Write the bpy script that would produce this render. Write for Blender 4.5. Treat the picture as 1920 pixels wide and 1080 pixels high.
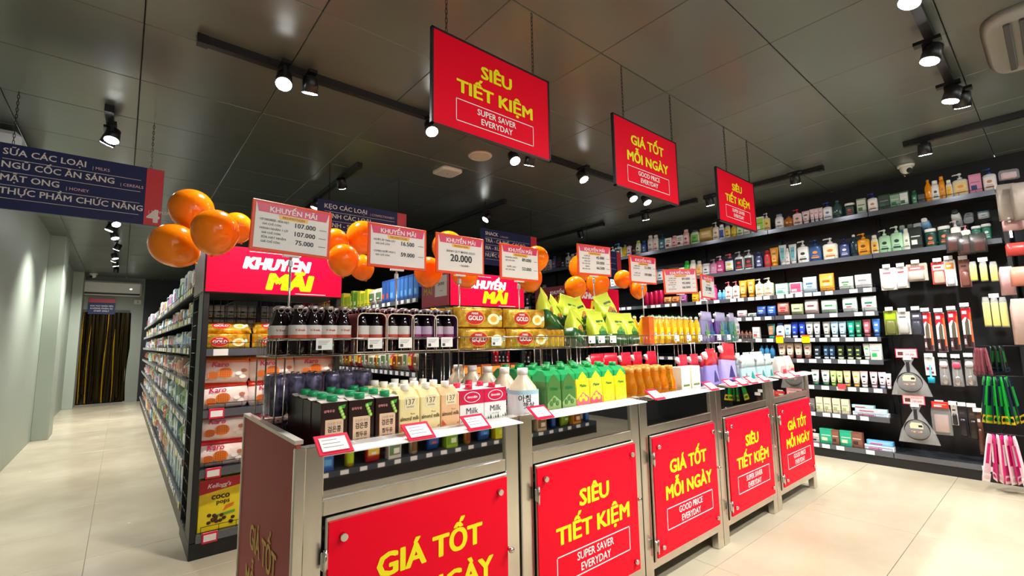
import bpy, math, random
from mathutils import Vector, Matrix
random.seed(7)
for o in list(bpy.data.objects): bpy.data.objects.remove(o, do_unlink=True)
SC = bpy.context.scene
COL = SC.collection
PI = math.pi

# ------------------------------------------------------------------ camera
F, YAW, PITCH, ROLL, H = 864.55, 0.70048, 0.11405, -0.016683, 1.1
fw = Vector((math.sin(YAW)*math.cos(PITCH), math.cos(YAW)*math.cos(PITCH), math.sin(PITCH)))
r0 = Vector((math.cos(YAW), -math.sin(YAW), 0)); u0 = r0.cross(fw)
CR = r0*math.cos(ROLL)+u0*math.sin(ROLL); CU = u0*math.cos(ROLL)-r0*math.sin(ROLL)
cd = bpy.data.cameras.new('camera'); cam = bpy.data.objects.new('camera', cd); COL.objects.link(cam)
M4 = Matrix((CR, CU, -fw)).transposed().to_4x4(); M4.translation = Vector((0, 0, H))
cam.matrix_world = M4
cd.sensor_width = 36; cd.lens = F*36/1920; cd.clip_start = .02; cd.clip_end = 60
SC.camera = cam
def ray(px, py): return fw + CR*((px-960)/F) - CU*((py-540)/F)
def atX(px, py, X): d = ray(px, py); return Vector((0, 0, H))+d*(X/d.x)
def atY(px, py, Y): d = ray(px, py); return Vector((0, 0, H))+d*(Y/d.y)
def atZ(px, py, Z): d = ray(px, py); return Vector((0, 0, H))+d*((Z-H)/d.z)
def proj(P):
    v = Vector(P)-Vector((0, 0, H)); d = v.dot(fw); return 960+F*v.dot(CR)/d, 540-F*v.dot(CU)/d, d
def yon(px, X, Z):
    """y on the line x=X, z=Z that is seen in photo column px"""
    a, b = -.5, 14.
    for _ in range(40):
        m = (a+b)/2
        v = Vector((X, m, Z-H)); d = v.dot(fw); q = 960+F*v.dot(CR)/d if d > .01 else 9e9
        if q > px: a = m
        else: b = m
    return (a+b)/2
def xon(px, Y, Z):
    a, b = -1., 8.
    for _ in range(40):
        m = (a+b)/2
        if proj((m, Y, Z))[0] > px: b = m
        else: a = m
    return (a+b)/2

# ------------------------------------------------------------------ world, exposure
w = bpy.data.worlds.new('world'); SC.world = w; w.use_nodes = True
w.node_tree.nodes['Background'].inputs[0].default_value = (1, .98, .95, 1)
w.node_tree.nodes['Background'].inputs[1].default_value = .95
SC.view_settings.view_transform = 'Standard'; SC.view_settings.look = 'None'
SC.view_settings.exposure = 1.15; SC.view_settings.gamma = 1
SC.view_settings.use_curve_mapping = False
SPOT_W = 38.0      # one track spot
CEIL = 2.52

# ------------------------------------------------------------------ materials
def lin(c):
    return tuple((v/12.92 if v <= .04045 else ((v+.055)/1.055)**2.4) for v in c)
def hexc(h): return lin(tuple(int(h[i:i+2], 16)/255 for i in (0, 2, 4)))
MC = {}
def mat(h, rough=.45, metal=0., trans=0., noise=.08, scale=30., bump=0., emit=0., alpha=1., spec=.5, stretch=None, coat=0.):
    key = (h, rough, metal, trans, noise, scale, bump, emit, alpha, spec, stretch, coat)
    if key in MC: return MC[key]
    m = bpy.data.materials.new('mat_'+h); m.use_nodes = True; nt = m.node_tree; N = nt.nodes; K = nt.links
    b = N['Principled BSDF']; c = hexc(h)
    b.inputs['Base Color'].default_value = (*c, 1); b.inputs['Roughness'].default_value = rough
    b.inputs['Metallic'].default_value = metal; b.inputs['Transmission Weight'].default_value = trans
    b.inputs['Alpha'].default_value = alpha; b.inputs['Specular IOR Level'].default_value = spec
    b.inputs['Coat Weight'].default_value = coat
    if trans: b.inputs['IOR'].default_value = 1.3
    if emit:
        b.inputs['Emission Color'].default_value = (*c, 1); b.inputs['Emission Strength'].default_value = emit
    if noise or bump:
        tc = N.new('ShaderNodeTexCoord'); mp = N.new('ShaderNodeMapping'); nz = N.new('ShaderNodeTexNoise')
        nz.inputs['Scale'].default_value = scale; nz.inputs['Detail'].default_value = 3
        if stretch: mp.inputs['Scale'].default_value = stretch
        K.new(tc.outputs['Object'], mp.inputs['Vector']); K.new(mp.outputs[0], nz.inputs['Vector'])
        if noise:
            mr = N.new('ShaderNodeMapRange'); mr.inputs[3].default_value = 1-noise; mr.inputs[4].default_value = 1+noise
            K.new(nz.outputs['Fac'], mr.inputs[0])
            mx = N.new('ShaderNodeMix'); mx.data_type = 'RGBA'; mx.blend_type = 'MULTIPLY'; mx.inputs[0].default_value = 1
            mx.inputs[6].default_value = (*c, 1); K.new(mr.outputs[0], mx.inputs[7]); K.new(mx.outputs[2], b.inputs['Base Color'])
        if bump:
            bp = N.new('ShaderNodeBump'); bp.inputs['Strength'].default_value = bump; bp.inputs['Distance'].default_value = .01
            K.new(nz.outputs['Fac'], bp.inputs['Height']); K.new(bp.outputs[0], b.inputs['Normal'])
    MC[key] = m; return m
def foil(h, h2, rough=.25, metal=.55, scale=14., bump=.6):
    key = ('foil', h, h2, rough, metal, scale, bump)
    if key in MC: return MC[key]
    m = mat(h+'', rough, metal, noise=0, scale=scale, bump=bump, spec=.51).copy(); nt = m.node_tree
    nz = [n for n in nt.nodes if n.type == 'TEX_NOISE'][0]
    rp = nt.nodes.new('ShaderNodeValToRGB'); rp.color_ramp.elements[0].position = .38; rp.color_ramp.elements[1].position = .62
    rp.color_ramp.elements[0].color = (*hexc(h), 1); rp.color_ramp.elements[1].color = (*hexc(h2), 1)
    nt.links.new(nz.outputs['Fac'], rp.inputs[0]); nt.links.new(rp.outputs[0], nt.nodes['Principled BSDF'].inputs['Base Color'])
    MC[key] = m; return m
def mottled(h1, h2, h3, scale=60., rough=.45):
    """printed picture: patches of three colours"""
    key = ('mot', h1, h2, h3, scale, rough)
    if key in MC: return MC[key]
    m = mat(h1, rough, noise=0, bump=.05, scale=scale, spec=.49).copy(); nt = m.node_tree
    nz = [n for n in nt.nodes if n.type == 'TEX_NOISE'][0]
    rp = nt.nodes.new('ShaderNodeValToRGB'); rp.color_ramp.interpolation = 'CONSTANT'; e = rp.color_ramp.elements
    e[0].color = (*hexc(h1), 1); e[1].position = .5; e[1].color = (*hexc(h2), 1)
    x = e.new(.6); x.color = (*hexc(h3), 1)
    nt.links.new(nz.outputs['Fac'], rp.inputs[0]); nt.links.new(rp.outputs[0], nt.nodes['Principled BSDF'].inputs['Base Color'])
    MC[key] = m; return m
STEEL = mat('dcd7ce', .27, 1, noise=.14, scale=5, bump=.1, stretch=(5, 5, .6))
MIRROR = mat('b8b6b2', .02, 1, noise=0, scale=1.3, bump=.12)
CHROME = mat('d5d3cf', .15, 1, noise=0)
WIRE = mat('bdb6ae', .22, 1, noise=.05)
BLACK = mat('15181b', .4, 0, noise=.15)
BLACKM = mat('1c2024', .35, .3, noise=.15)
SHELF = mat('3b4046', .35, .35, noise=.08)
RAIL = mat('6c7078', .25, .5, noise=.05)
TAG = mat('f4f2ee', .4, noise=.03)
RED = mat('f40028', .5, noise=.03, scale=4, spec=.15)
YEL = mat('fff000', .4, noise=.02)
WHITE = mat('f7f5f2', .4, noise=.03)
PINKW = mat('ffd9e2', .4, noise=.02)
NAVY = mat('283264', .45, noise=.05, scale=5, spec=.3)
ORANGE_T = mat('f0521e', .35, noise=.04)
CLEAR = mat('f2f2f2', .08, 0, 0, noise=0, alpha=.22, bump=.3, scale=25)

# ------------------------------------------------------------------ mesh building
class MB:
    def __init__(s): s.v = []; s.f = []; s.m = []; s.mi = []; s.sm = []
    def _mi(s, m):
        if m not in s.m: s.m.append(m)
        return s.m.index(m)
    def face(s, idx, m, sm=False): s.f.append(tuple(idx)); s.mi.append(s._mi(m)); s.sm.append(sm)
    def add(s, vs, fs, m, sm=False, T=None):
        o = len(s.v)
        for v in vs:
            v = Vector(v)
            if T is not None: v = T @ v
            s.v.append(tuple(v))
        for f in fs: s.face([i+o for i in f], m, sm)
        return s
    def box(s, x0, x1, y0, y1, z0, z1, m, T=None, b=0.):
        if b:
            b = min(b, (x1-x0)*.45, (y1-y0)*.45, (z1-z0)*.45)
            vs = []; 
            for z, i in ((z0, b), (z0+b, 0), (z1-b, 0), (z1, b)):
                X0, X1, Y0, Y1 = x0+i, x1-i, y0+i, y1-i
                if i == 0: vs += [(X0+b, Y0, z), (X1-b, Y0, z), (X1, Y0+b, z), (X1, Y1-b, z), (X1-b, Y1, z), (X0+b, Y1, z), (X0, Y1-b, z), (X0, Y0+b, z)]
                else: vs += [(X0, Y0, z), (X1, Y0, z), (X1, Y0, z), (X1, Y1, z), (X1, Y1, z), (X0, Y1, z), (X0, Y1, z), (X0, Y0, z)]
            fs = [tuple(range(7, -1, -1)), tuple(range(24, 32))]
            for k in range(3):
                for j in range(8):
                    a = k*8+j; c = k*8+(j+1) % 8; fs.append((a, c, c+8, a+8))
            return s.add(vs, fs, m, False, T)
        vs = [(x0, y0, z0), (x1, y0, z0), (x1, y1, z0), (x0, y1, z0), (x0, y0, z1), (x1, y0, z1), (x1, y1, z1), (x0, y1, z1)]
        return s.add(vs, [(3, 2, 1, 0), (4, 5, 6, 7), (0, 1, 5, 4), (1, 2, 6, 5), (2, 3, 7, 6), (3, 0, 4, 7)], m, False, T)
    def quad(s, p, m, T=None): return s.add(p, [(0, 1, 2, 3)], m, False, T)
    def loft(s, rings, m, seg=16, T=None, cap=True, sm=True):
        """rings: (z, rx, ry, n[, cx, cy])"""
        vs = []; fs = []
        for r in rings:
            z, rx, ry, n = r[:4]; cx, cy = (r[4], r[5]) if len(r) > 4 else (0, 0)
            for k in range(seg):
                a = 2*PI*(k+.5)/seg; c, q = math.cos(a), math.sin(a)
                vs.append((cx+rx*math.copysign(abs(c)**(2/n), c), cy+ry*math.copysign(abs(q)**(2/n), q), z))
        for i in range(len(rings)-1):
            for k in range(seg):
                a = i*seg+k; b = i*seg+(k+1) % seg; fs.append((a, b, b+seg, a+seg))
        s.add(vs, fs, m, sm, T)
        if cap:
            o = len(s.v)-len(vs)
            s.face([o+k for k in range(seg-1, -1, -1)], m); s.face([o+len(vs)-seg+k for k in range(seg)], m)
        return s
    def cyl(s, a, b, r, m, seg=8, r2=None, cap=True):
        a, b = Vector(a), Vector(b); d = (b-a); L = d.length
        if L < 1e-6: return s
        q = Vector((0, 0, 1)).rotation_difference(d.normalized()).to_matrix().to_4x4(); q.translation = a
        r2 = r if r2 is None else r2
        vs = [(r*math.cos(2*PI*k/seg), r*math.sin(2*PI*k/seg), 0) for k in range(seg)]+[(r2*math.cos(2*PI*k/seg), r2*math.sin(2*PI*k/seg), L) for k in range(seg)]
        fs = [(k, (k+1) % seg, (k+1) % seg+seg, k+seg) for k in range(seg)]
        s.add(vs, fs, m, True, q)
        if cap:
            o = len(s.v)-2*seg; s.face([o+k for k in range(seg-1, -1, -1)], m); s.face([o+seg+k for k in range(seg)], m)
        return s
    def path(s, pts, r, m, seg=5, closed=False):
        n = len(pts)
        for i in range(n if closed else n-1): s.cyl(pts[i], pts[(i+1) % n], r, m, seg)
        return s
    def ball(s, c, rx, ry, rz, m, seg=16, rings=10):
        R = []
        for i in range(rings+1):
            t = PI*i/rings; z = -math.cos(t)*rz; k = max(math.sin(t), .001); R.append((c[2]+z, rx*k, ry*k, 2, c[0], c[1]))
        return s.loft(R, m, seg)
    def text(s, body, m, h, cx, cz, y, bold=.02, sx=1., T=None, wrap=None, maxw=None, shear=0, ext=0, _in=False):
        """flat lettering in the xz plane facing -y, centred on cx, baseline cz, cap height h"""
        vs, fs, wd = text_geo(body, 0 if (_in or bold >= .03) else bold)
        k = h/.73; kx = k*sx
        if maxw and wd*kx > maxw: kx = maxw/wd
        if bold >= .03 and not _in:
            b = bold*k*.62; yo = 0
            for dx, dz in ((0, 0), (b, 0), (-b, 0), (b*.7, b*.5), (-b*.7, b*.5), (b*.7, -b*.5), (-b*.7, -b*.5)):
                s.text(body, m, h, cx+dx, cz+dz, y-yo, 0, kx/k, T, (lambda X, w_=wrap, q=yo: w_(X)-q) if wrap else None, None, shear, 0, True); yo += .00001
            return s
        P = []
        for x, yy in vs:
            X = cx+(x-wd/2)*kx+shear*yy*k; Z = cz+yy*k
            P.append((X, (wrap(X) if wrap else y), Z))
        return s.add(P, fs, m, False, T)
    def mesh(s, name):
        me = bpy.data.meshes.new(name); me.from_pydata(s.v, [], s.f)
        for m in s.m: me.materials.append(m)
        me.polygons.foreach_set('material_index', s.mi); me.polygons.foreach_set('use_smooth', s.sm); me.update()
        return me
TG = {}
def text_geo(body, bold):
    k = (body, bold)
    if k not in TG:
        cu = bpy.data.curves.new('t', 'FONT'); cu.body = body; cu.offset = bold; cu.resolution_u = 2
        o = bpy.data.objects.new('t', cu); me = o.to_mesh()
        vs = [(v.co.x, v.co.y) for v in me.vertices]; fs = [tuple(p.vertices) for p in me.polygons]
        o.to_mesh_clear(); bpy.data.objects.remove(o); bpy.data.curves.remove(cu)
        mn = min(v[0] for v in vs); wd = max(v[0] for v in vs)-mn
        TG[k] = ([(x-mn, y) for x, y in vs], fs, wd)
    return TG[k]

# ------------------------------------------------------------------ objects
def link(name, data, parent=None, loc=None, rz=None):
    o = bpy.data.objects.new(name, data); COL.objects.link(o)
    if parent is not None: o.parent = parent
    if loc is not None: o.location = loc
    if rz is not None: o.rotation_euler = (0, 0, rz)
    return o
def part(name, mb, parent, label=None, loc=None):
    o = link(name, mb.mesh(name) if isinstance(mb, MB) else mb, parent, loc)
    if label: o['label'] = label
    return o
def tag(o, label, cat, group=None):
    o['label'] = label; o['category'] = cat
    if group: o['group'] = group
    return o
def thing(name, label, cat, loc=(0, 0, 0), rz=0, group=None):
    return tag(link(name, None, None, loc, rz), label, cat, group)
def single(name, mb, label, cat, loc=(0, 0, 0), rz=0, group=None):
    return tag(link(name, mb.mesh(name), None, loc, rz), label, cat, group)
def struct(name, mb, parent=None):
    o = link(name, mb.mesh(name), parent); 
    if parent is None: o['kind'] = 'structure'
    return o
PC = {}
def spawn(kind, args, loc, rz, label, cat, group=None, tilt=None, name=None):
    """a product: one mesh when it has one part, else an Empty with its parts; meshes shared between alike ones"""
    key = (kind,)+tuple(args)
    if key not in PC:
        PC[key] = [(n, mb.mesh(n)) for n, mb in SHAPES[kind](*args)]
    P = PC[key]; nm = name or NAMES[kind]
    if len(P) == 1: o = link(nm, P[0][1], None, loc)
    else:
        o = link(nm, None, None, loc)
        for n, me in P: link(n, me, o)
    o.rotation_euler = (tilt[0], tilt[1], rz) if tilt else (0, 0, rz)
    return tag(o, label, cat, group)
ORD = ['first', 'second', 'third', 'fourth', 'fifth', 'sixth', 'seventh', 'eighth', 'ninth', 'tenth', 'eleventh', 'twelfth', 'thirteenth', 'fourteenth', 'fifteenth', 'sixteenth', 'seventeenth', 'eighteenth', 'nineteenth', 'twentieth']
def ordn(i):
    if i < 20: return ORD[i]
    t = (i+1)//10; r = (i+1) % 10; T = ['', '', 'twenty', 'thirty', 'forty', 'fifty', 'sixty', 'seventy', 'eighty', 'ninety']
    if r == 0: return {20: 'twentieth', 30: 'thirtieth', 40: 'fortieth', 50: 'fiftieth', 60: 'sixtieth', 70: 'seventieth', 80: 'eightieth', 90: 'ninetieth'}[i+1]
    return T[t]+'-'+ORD[r-1]

# ------------------------------------------------------------------ product shapes (front faces -y, base at z=0)
def se(rx, ry, n, x): return -ry*max(0, 1-min(1, abs(x/rx))**n)**(1/n)
def patch(mb, rx, ry, n, z0, z1, fx, m, off=.0006, seg=8):
    """label patch hugging the front of a superellipse body"""
    vs = []; fs = []
    for i in range(seg+1):
        x = (-1+2*i/seg)*fx*rx; y = se(rx, ry, n, x)-off
        vs += [(x, y, z0), (x, y, z1)]
    for i in range(seg): a = 2*i; fs.append((a, a+2, a+3, a+1))
    mb.add(vs, fs, m, True)
def deco(w, h, n, lab, ink, z0, z1, d, word=''):
    L = MB(); rx, ry = w/2, d/2; fx = .8 if n > 3 else .72
    patch(L, rx, ry, n, z0, z1, fx, lab)
    hh = z1-z0; zc = z0+hh*.62
    # emblem band and lines of print
    patch(L, rx, ry, n, z0+hh*.08, z0+hh*.22, fx*.75, ink, .0011)
    patch(L, rx, ry, n, z0+hh*.3, z0+hh*.34, fx*.6, ink, .0011)
    if word: L.text(word, ink, hh*.14, 0, zc, -ry-.0015, .02, maxw=w*fx*.9, wrap=lambda X: se(rx, ry, n, X)-.0012)
    else:
        vs = [(0, 0)]; 
        for k in range(12): vs.append((w*.2*math.cos(k*PI/6), hh*.13*math.sin(k*PI/6)))
        P = [(x, se(rx, ry, n, x)-.0012, zc+z) for x, z in vs]
        L.add(P, [(0, k+1, (k+1) % 12+1) for k in range(12)], ink)
    return L
def body_rings(w, d, h, n, sh=.12, bot=.04):
    rx, ry = w/2, d/2
    return [(0, rx*.9, ry*.9, n), (h*bot, rx, ry, n), (h*(1-sh), rx, ry, n), (h*(1-sh*.35), rx*.82, ry*.82, max(2, n*.8)), (h, rx*.32, min(ry*.5, rx*.32), 2)]
def s_pump(w, d, h, body, lab, cap, ink, n=3.6, word=''):
    mb = mat(body, .3); hb = h*.74; B = MB().loft(body_rings(w, d, hb, n), mb)
    C = MB(); mc = mat(cap, .35); r = w*.17
    C.loft([(hb, r, r, 2), (hb+h*.07, r*.95, r*.95, 2), (hb+h*.085, r*.4, r*.4, 2), (h*.93, r*.35, r*.35, 2)], mc, 10)
    C.loft([(h*.92, r*.7, r*.7, 2), (h*.98, r*.8, r*.8, 2), (h, r*.5, r*.5, 2)], mc, 10)
    C.cyl((0, 0, h*.96), (-w*.42, -.002, h*.955), r*.33, mc, 8); C.cyl((-w*.42, -.002, h*.957), (-w*.47, -.002, h*.925), r*.25, mc, 6)
    return [('body', B), ('pump', C), ('label', deco(w, hb, n, mat(lab, .4), mat(ink, .4), hb*.12, hb*.8, d, word))]
def s_flip(w, d, h, body, lab, cap, ink, n=3.2, word=''):
    hb = h*.84; mb = mat(body, .3); rx, ry = w/2, d/2
    B = MB().loft([(0, rx*.9, ry*.9, n), (hb*.04, rx, ry, n), (hb*.55, rx*.98, ry, n), (hb*.85, rx*.9, ry*.9, n), (hb, rx*.62, ry*.62, 2.4)], mb)
    C = MB().loft([(hb, rx*.66, ry*.66, 2.4), (h*.98, rx*.62, ry*.62, 2.4), (h, rx*.52, ry*.52, 2.4)], mat(cap, .35))
    return [('body', B), ('cap', C), ('label', deco(w*.98, hb, n, mat(lab, .4), mat(ink, .4), hb*.12, hb*.74, d, word))]
def s_tube(w, d, h, body, lab, cap, ink, n=2.2, word=''):
    hc = h*.16; rx, ry = w/2, d/2
    B = MB().loft([(hc, rx*.72, ry*.95, 2), (h*.5, rx*.86, ry*.7, 2), (h*.93, rx, .004, 2.4), (h, rx, .002, 4)], mat(body, .35))
    C = MB().loft([(0, rx*.66, ry*.9, 2), (hc*.9, rx*.7, ry*.95, 2), (hc, rx*.6, ry*.8, 2)], mat(cap, .35))
    L = MB(); ml, mi = mat(lab, .4), mat(ink, .4)
    def yf(z): t = (z-hc)/(h*.93-hc); return -(ry*.95*(1-t)+.004*t)-.002
    def q(x, z0, z1, m, e=0): L.quad([(-x, yf(z0)-e, z0), (x, yf(z0)-e, z0), (x, yf(z1)-e, z1), (-x, yf(z1)-e, z1)], m)
    q(rx*.5, h*.26, h*.86, ml); q(rx*.4, h*.62, h*.72, mi, .001); q(rx*.3, h*.34, h*.4, mi, .001)
    return [('tube_body', B), ('cap', C), ('label', L)]
def s_jar(w, d, h, body, lab, cap, ink, n=3., word=''):
    hb = h*.82; rx, ry = w/2, d/2
    B = MB().loft([(0, rx*.92, ry*.92, n), (hb*.06, rx, ry, n), (hb*.9, rx, ry, n), (hb, rx*.9, ry*.9, n)], mat(body, .3))
    C = MB().loft([(hb, rx*.97, ry*.97, n), (h*.97, rx*.97, ry*.97, n), (h, rx*.88, ry*.88, n)], mat(cap, .35))
    return [('body', B), ('lid', C), ('label', deco(w, hb, n, mat(lab, .4), mat(ink, .4), hb*.12, hb*.85, d, word))]
def s_box(w, d, h, body, lab, cap, ink, n=0, word=''):
    B = MB().box(-w/2, w/2, -d/2, d/2, 0, h, mat(body, .45), b=.0015)
    L = MB(); y = -d/2-.0008; ml, mi, mc = mat(lab, .45), mat(ink, .45), mat(cap, .45)
    L.box(-w*.44, w*.44, y, y+.0006, h*.14, h*.9, ml)
    L.quad([(-w*.36, y-.0006, h*.55), (w*.36, y-.0006, h*.55), (w*.36, y-.0006, h*.6), (-w*.36, y-.0006, h*.6)], mi)
    L.quad([(-w*.36, y-.0006, h*.2), (w*.1, y-.0006, h*.2), (w*.1, y-.0006, h*.42), (-w*.36, y-.0006, h*.42)], mc)
    if word: L.text(word, mi, h*.14, 0, h*.68, y-.0008, .02, maxw=w*.75)
    return [('carton', B), ('label', L)]
def s_pack(w, d, h, body, lab, cap, ink, n=0, word=''):
    """soft pillow pack standing up"""
    mb = mat(body, .25, bump=.35, scale=22); rx, ry = w/2, d/2
    B = MB().loft([(0, rx*.93, .003, 4), (h*.06, rx*.97, ry*.5, 4), (h*.3, rx*.97, ry, 4), (h*.7, rx*.97, ry, 4), (h*.93, rx*.98, ry*.45, 4), (h, rx, .003, 5)], mb)
    L = MB(); y = -ry-.001; ml, mi, mc = mat(lab, .35), mat(ink, .35), mat(cap, .35)
    patch(L, rx, ry, 4, h*.3, h*.72, .8, ml, .0016); patch(L, rx, ry, 4, h*.5, h*.62, .5, mi, .0024)
    patch(L, rx, ry, 4, h*.33, h*.42, .35, mc, .0024)
    return [('pouch', B), ('label', L)]
def s_pouch(w, d, h, body, lab, cap, ink, n=0, word=''):
    """stand-up refill pouch with a spout at the upper left corner"""
    mb = mat(body, .22, bump=.4, scale=16); rx, ry = w/2, d/2
    B = MB().loft([(0, rx*.9, ry*.9, 2.6), (h*.08, rx, ry, 2.6), (h*.35, rx, ry*.85, 2.6), (h*.7, rx*.93, ry*.45, 3), (h*.9, rx*.75, .005, 4, rx*.12, 0), (h, rx*.72, .003, 4, rx*.15, 0)], mb, 20)
    T = MB().loft([(h*.70, rx*.935, ry*.47, 3), (h*.895, rx*.76, .0065, 4, rx*.12, 0), (h*1.002, rx*.73, .0045, 4, rx*.15, 0)], mat(lab, .25, bump=.3, scale=16), 20)
    C = MB().cyl((-rx*.72, 0, h*.84), (-rx*.9, 0, h*.93), w*.08, mat(cap, .3), 10).cyl((-rx*.66, 0, h*.82), (-rx*.72, 0, h*.84), w*.05, mat(cap, .3), 8)
    L = MB(); mi = mat(ink, .35)
    patch(L, rx, ry*.95, 2.6, h*.2, h*.36, .62, mi, .004); 
    vs = [(-rx*.35, -ry*.86, h*.4), (rx*.4, -ry*.86, h*.4), (rx*.05, -ry*.66, h*.62)]
    L.add(vs, [(0, 1, 2)], mi)
    R = [('pouch', B), ('top_band', T), ('spout_cap', C), ('print', L)]
    if word:
        W = MB(); W.text(word, mat('1b2a6b' if word != 'Max' else '1d2340', .4), h*.13, rx*.1, h*.12, -ry*1.03-.003, .03, maxw=w*.7); R.append(('lettering', W))
    return R
def s_can(w, d, h, body, lab, cap, ink, n=2, word=''):
    r = w/2
    B = MB().loft([(0, r*.75, r*.75, 2), (h*.05, r, r, 2), (h*.9, r, r, 2), (h*.97, r*.82, r*.82, 2), (h, r*.8, r*.8, 2)], mat(body, .28, .4))
    return [('body', B), ('label', deco(w, h, 2, mat(lab, .35), mat(ink, .35), h*.15, h*.8, d, word))]
def s_round(w, d, h, body, lab, cap, ink, n=2, word='', neck=.36, nh=.28):
    """round drink or oil bottle with a screw cap"""
    r = w/2; hc = h*.93; mb = mat(body, .12, coat=.4)
    B = MB().loft([(0, r*.85, r*.85, n), (h*.03, r, r, n), (h*.6, r, r, n), (h*(1-nh), r*.85, r*.85, 2), (h*.86, r*neck, r*neck, 2), (hc, r*neck*.92, r*neck*.92, 2)], mb)
    C = MB().loft([(hc-h*.03, r*neck*1.15, r*neck*1.15, 2), (h*.99, r*neck*1.12, r*neck*1.12, 2), (h, r*neck*.98, r*neck*.98, 2)], mat(cap, .35), 12)
    return [('body', B), ('cap', C), ('label', deco(w, h, n, mat(lab, .4), mat(ink, .4), h*.14, h*.52, d, word))]
SHAPES = dict(pump=s_pump, flip=s_flip, tube=s_tube, jar=s_jar, box=s_box, pack=s_pack, pouch=s_pouch, can=s_can, round=s_round)
NAMES = dict(pump='pump_bottle', flip='flip_cap_bottle', tube='cosmetic_tube', jar='cream_jar', box='carton_box', pack='soft_pack', pouch='refill_pouch', can='drink_can', round='bottle')
CATS = dict(pump='bottle', flip='bottle', tube='tube', jar='jar', box='box', pack='packet', pouch='pouch', can='can', round='bottle')

# ================================================================== THE ROOM
def cells(a, b, o, s):
    """joint positions between a and b for a grid with a line at o and step s"""
    k = math.ceil((a-o)/s); L = [a]
    while o+k*s < b-1e-6:
        if o+k*s > a+1e-6: L.append(o+k*s)
        k += 1
    return L+[b]
X0, X1, Y0, Y1 = -.95, 5.36, -2.6, 12.36
# floor
FS = MB().box(X0, X1, Y0, Y1, -.05, -.006, mat('8f8672', .8)); floor = struct('floor', FS)
def floor_mat():
    m = bpy.data.materials.new('stone_floor'); m.use_nodes = True; N = m.node_tree.nodes; K = m.node_tree.links; b = N['Principled BSDF']
    g = N.new('ShaderNodeNewGeometry'); n1 = N.new('ShaderNodeTexNoise'); n1.inputs['Scale'].default_value = 1.6; n1.inputs['Detail'].default_value = 6
    rp = N.new('ShaderNodeValToRGB'); rp.color_ramp.elements[0].position = .3; rp.color_ramp.elements[1].position = .75
    rp.color_ramp.elements[0].color = (*hexc('b3a88f'), 1); rp.color_ramp.elements[1].color = (*hexc('cdc3ab'), 1)
    K.new(g.outputs['Position'], n1.inputs['Vector']); K.new(n1.outputs['Fac'], rp.inputs[0]); K.new(rp.outputs[0], b.inputs['Base Color'])
    mr = N.new('ShaderNodeMapRange'); mr.inputs[3].default_value = .14; mr.inputs[4].default_value = .32
    n2 = N.new('ShaderNodeTexNoise'); n2.inputs['Scale'].default_value = 4
    K.new(g.outputs['Position'], n2.inputs['Vector']); K.new(n2.outputs['Fac'], mr.inputs[0]); K.new(mr.outputs[0], b.inputs['Roughness'])
    bp = N.new('ShaderNodeBump'); bp.inputs['Strength'].default_value = .04; bp.inputs['Distance'].default_value = .01
    K.new(n2.outputs['Fac'], bp.inputs['Height']); K.new(bp.outputs[0], b.inputs['Normal'])
    return m
FM = floor_mat(); TCm = {}
def tiles(parent, xs, ys, z0, z1, m, name, gap, b):
    for i in range(len(xs)-1):
        for j in range(len(ys)-1):
            w, d = xs[i+1]-xs[i]-gap, ys[j+1]-ys[j]-gap
            k = (name, round(w, 3), round(d, 3))
            if k not in TCm: TCm[k] = MB().box(-w/2, w/2, -d/2, d/2, z0, z1, m, b=b).mesh(name)
            link(name, TCm[k], parent, ((xs[i]+xs[i+1])/2, (ys[j]+ys[j+1])/2, random.uniform(-.0004, .0004)))
tiles(floor, cells(X0, X1, -.08, 1.17), cells(Y0, Y1, .63, .5583), -.0055, 0, FM, 'floor_tile', .002, .0008)
# ceiling of grey metal panels
CB = mat('6b726a', .29, .3, noise=.12, scale=3, bump=.08)
ceiling = struct('ceiling', MB().box(X0, X1, Y0, Y1, CEIL+.02, CEIL+.06, mat('2a2b29', .7)))
tiles(ceiling, cells(X0, X1, 1.16, .585), cells(Y0, Y1, .785, .5647), CEIL, CEIL+.019, CB, 'ceiling_panel', .003, .0025)
# left wall with its piers
WALL = mat('a3ad9f', .5, noise=.05, scale=2, bump=.02)
struct('wall_left', MB().box(-.95, -.77, Y0, Y1, 0, CEIL, WALL))
for n_, (a, b) in enumerate(((4.9, 5.35), (8.06, 8.55), (11.73, 12.3))): 
    if n_: 
        P = struct('trim_%d' % n_, MB().box(-.77, -.62, a, b, 0, CEIL, WALL, b=.004))
# end wall
EW = MB()
GW = mat('8d9488', .55, noise=.05, scale=2)
EW.box(.075, .30, 12.3, 12.36, 0, CEIL, GW); EW.box(-.77, -.74, 12.3, 12.36, 0, CEIL, GW); EW.box(-.74, .075, 12.3, 12.36, 1.84, CEIL, GW)
endw = struct('wall_back', EW)
struct('wall_back_dark', MB().box(.30, X1, 12.3, 12.36, 0, CEIL, mat('1a1d22', .6)))
struct('wall_right', MB().box(5.34, 5.40, Y0, Y1, 0, CEIL, mat('0e1012', .6)))
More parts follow.
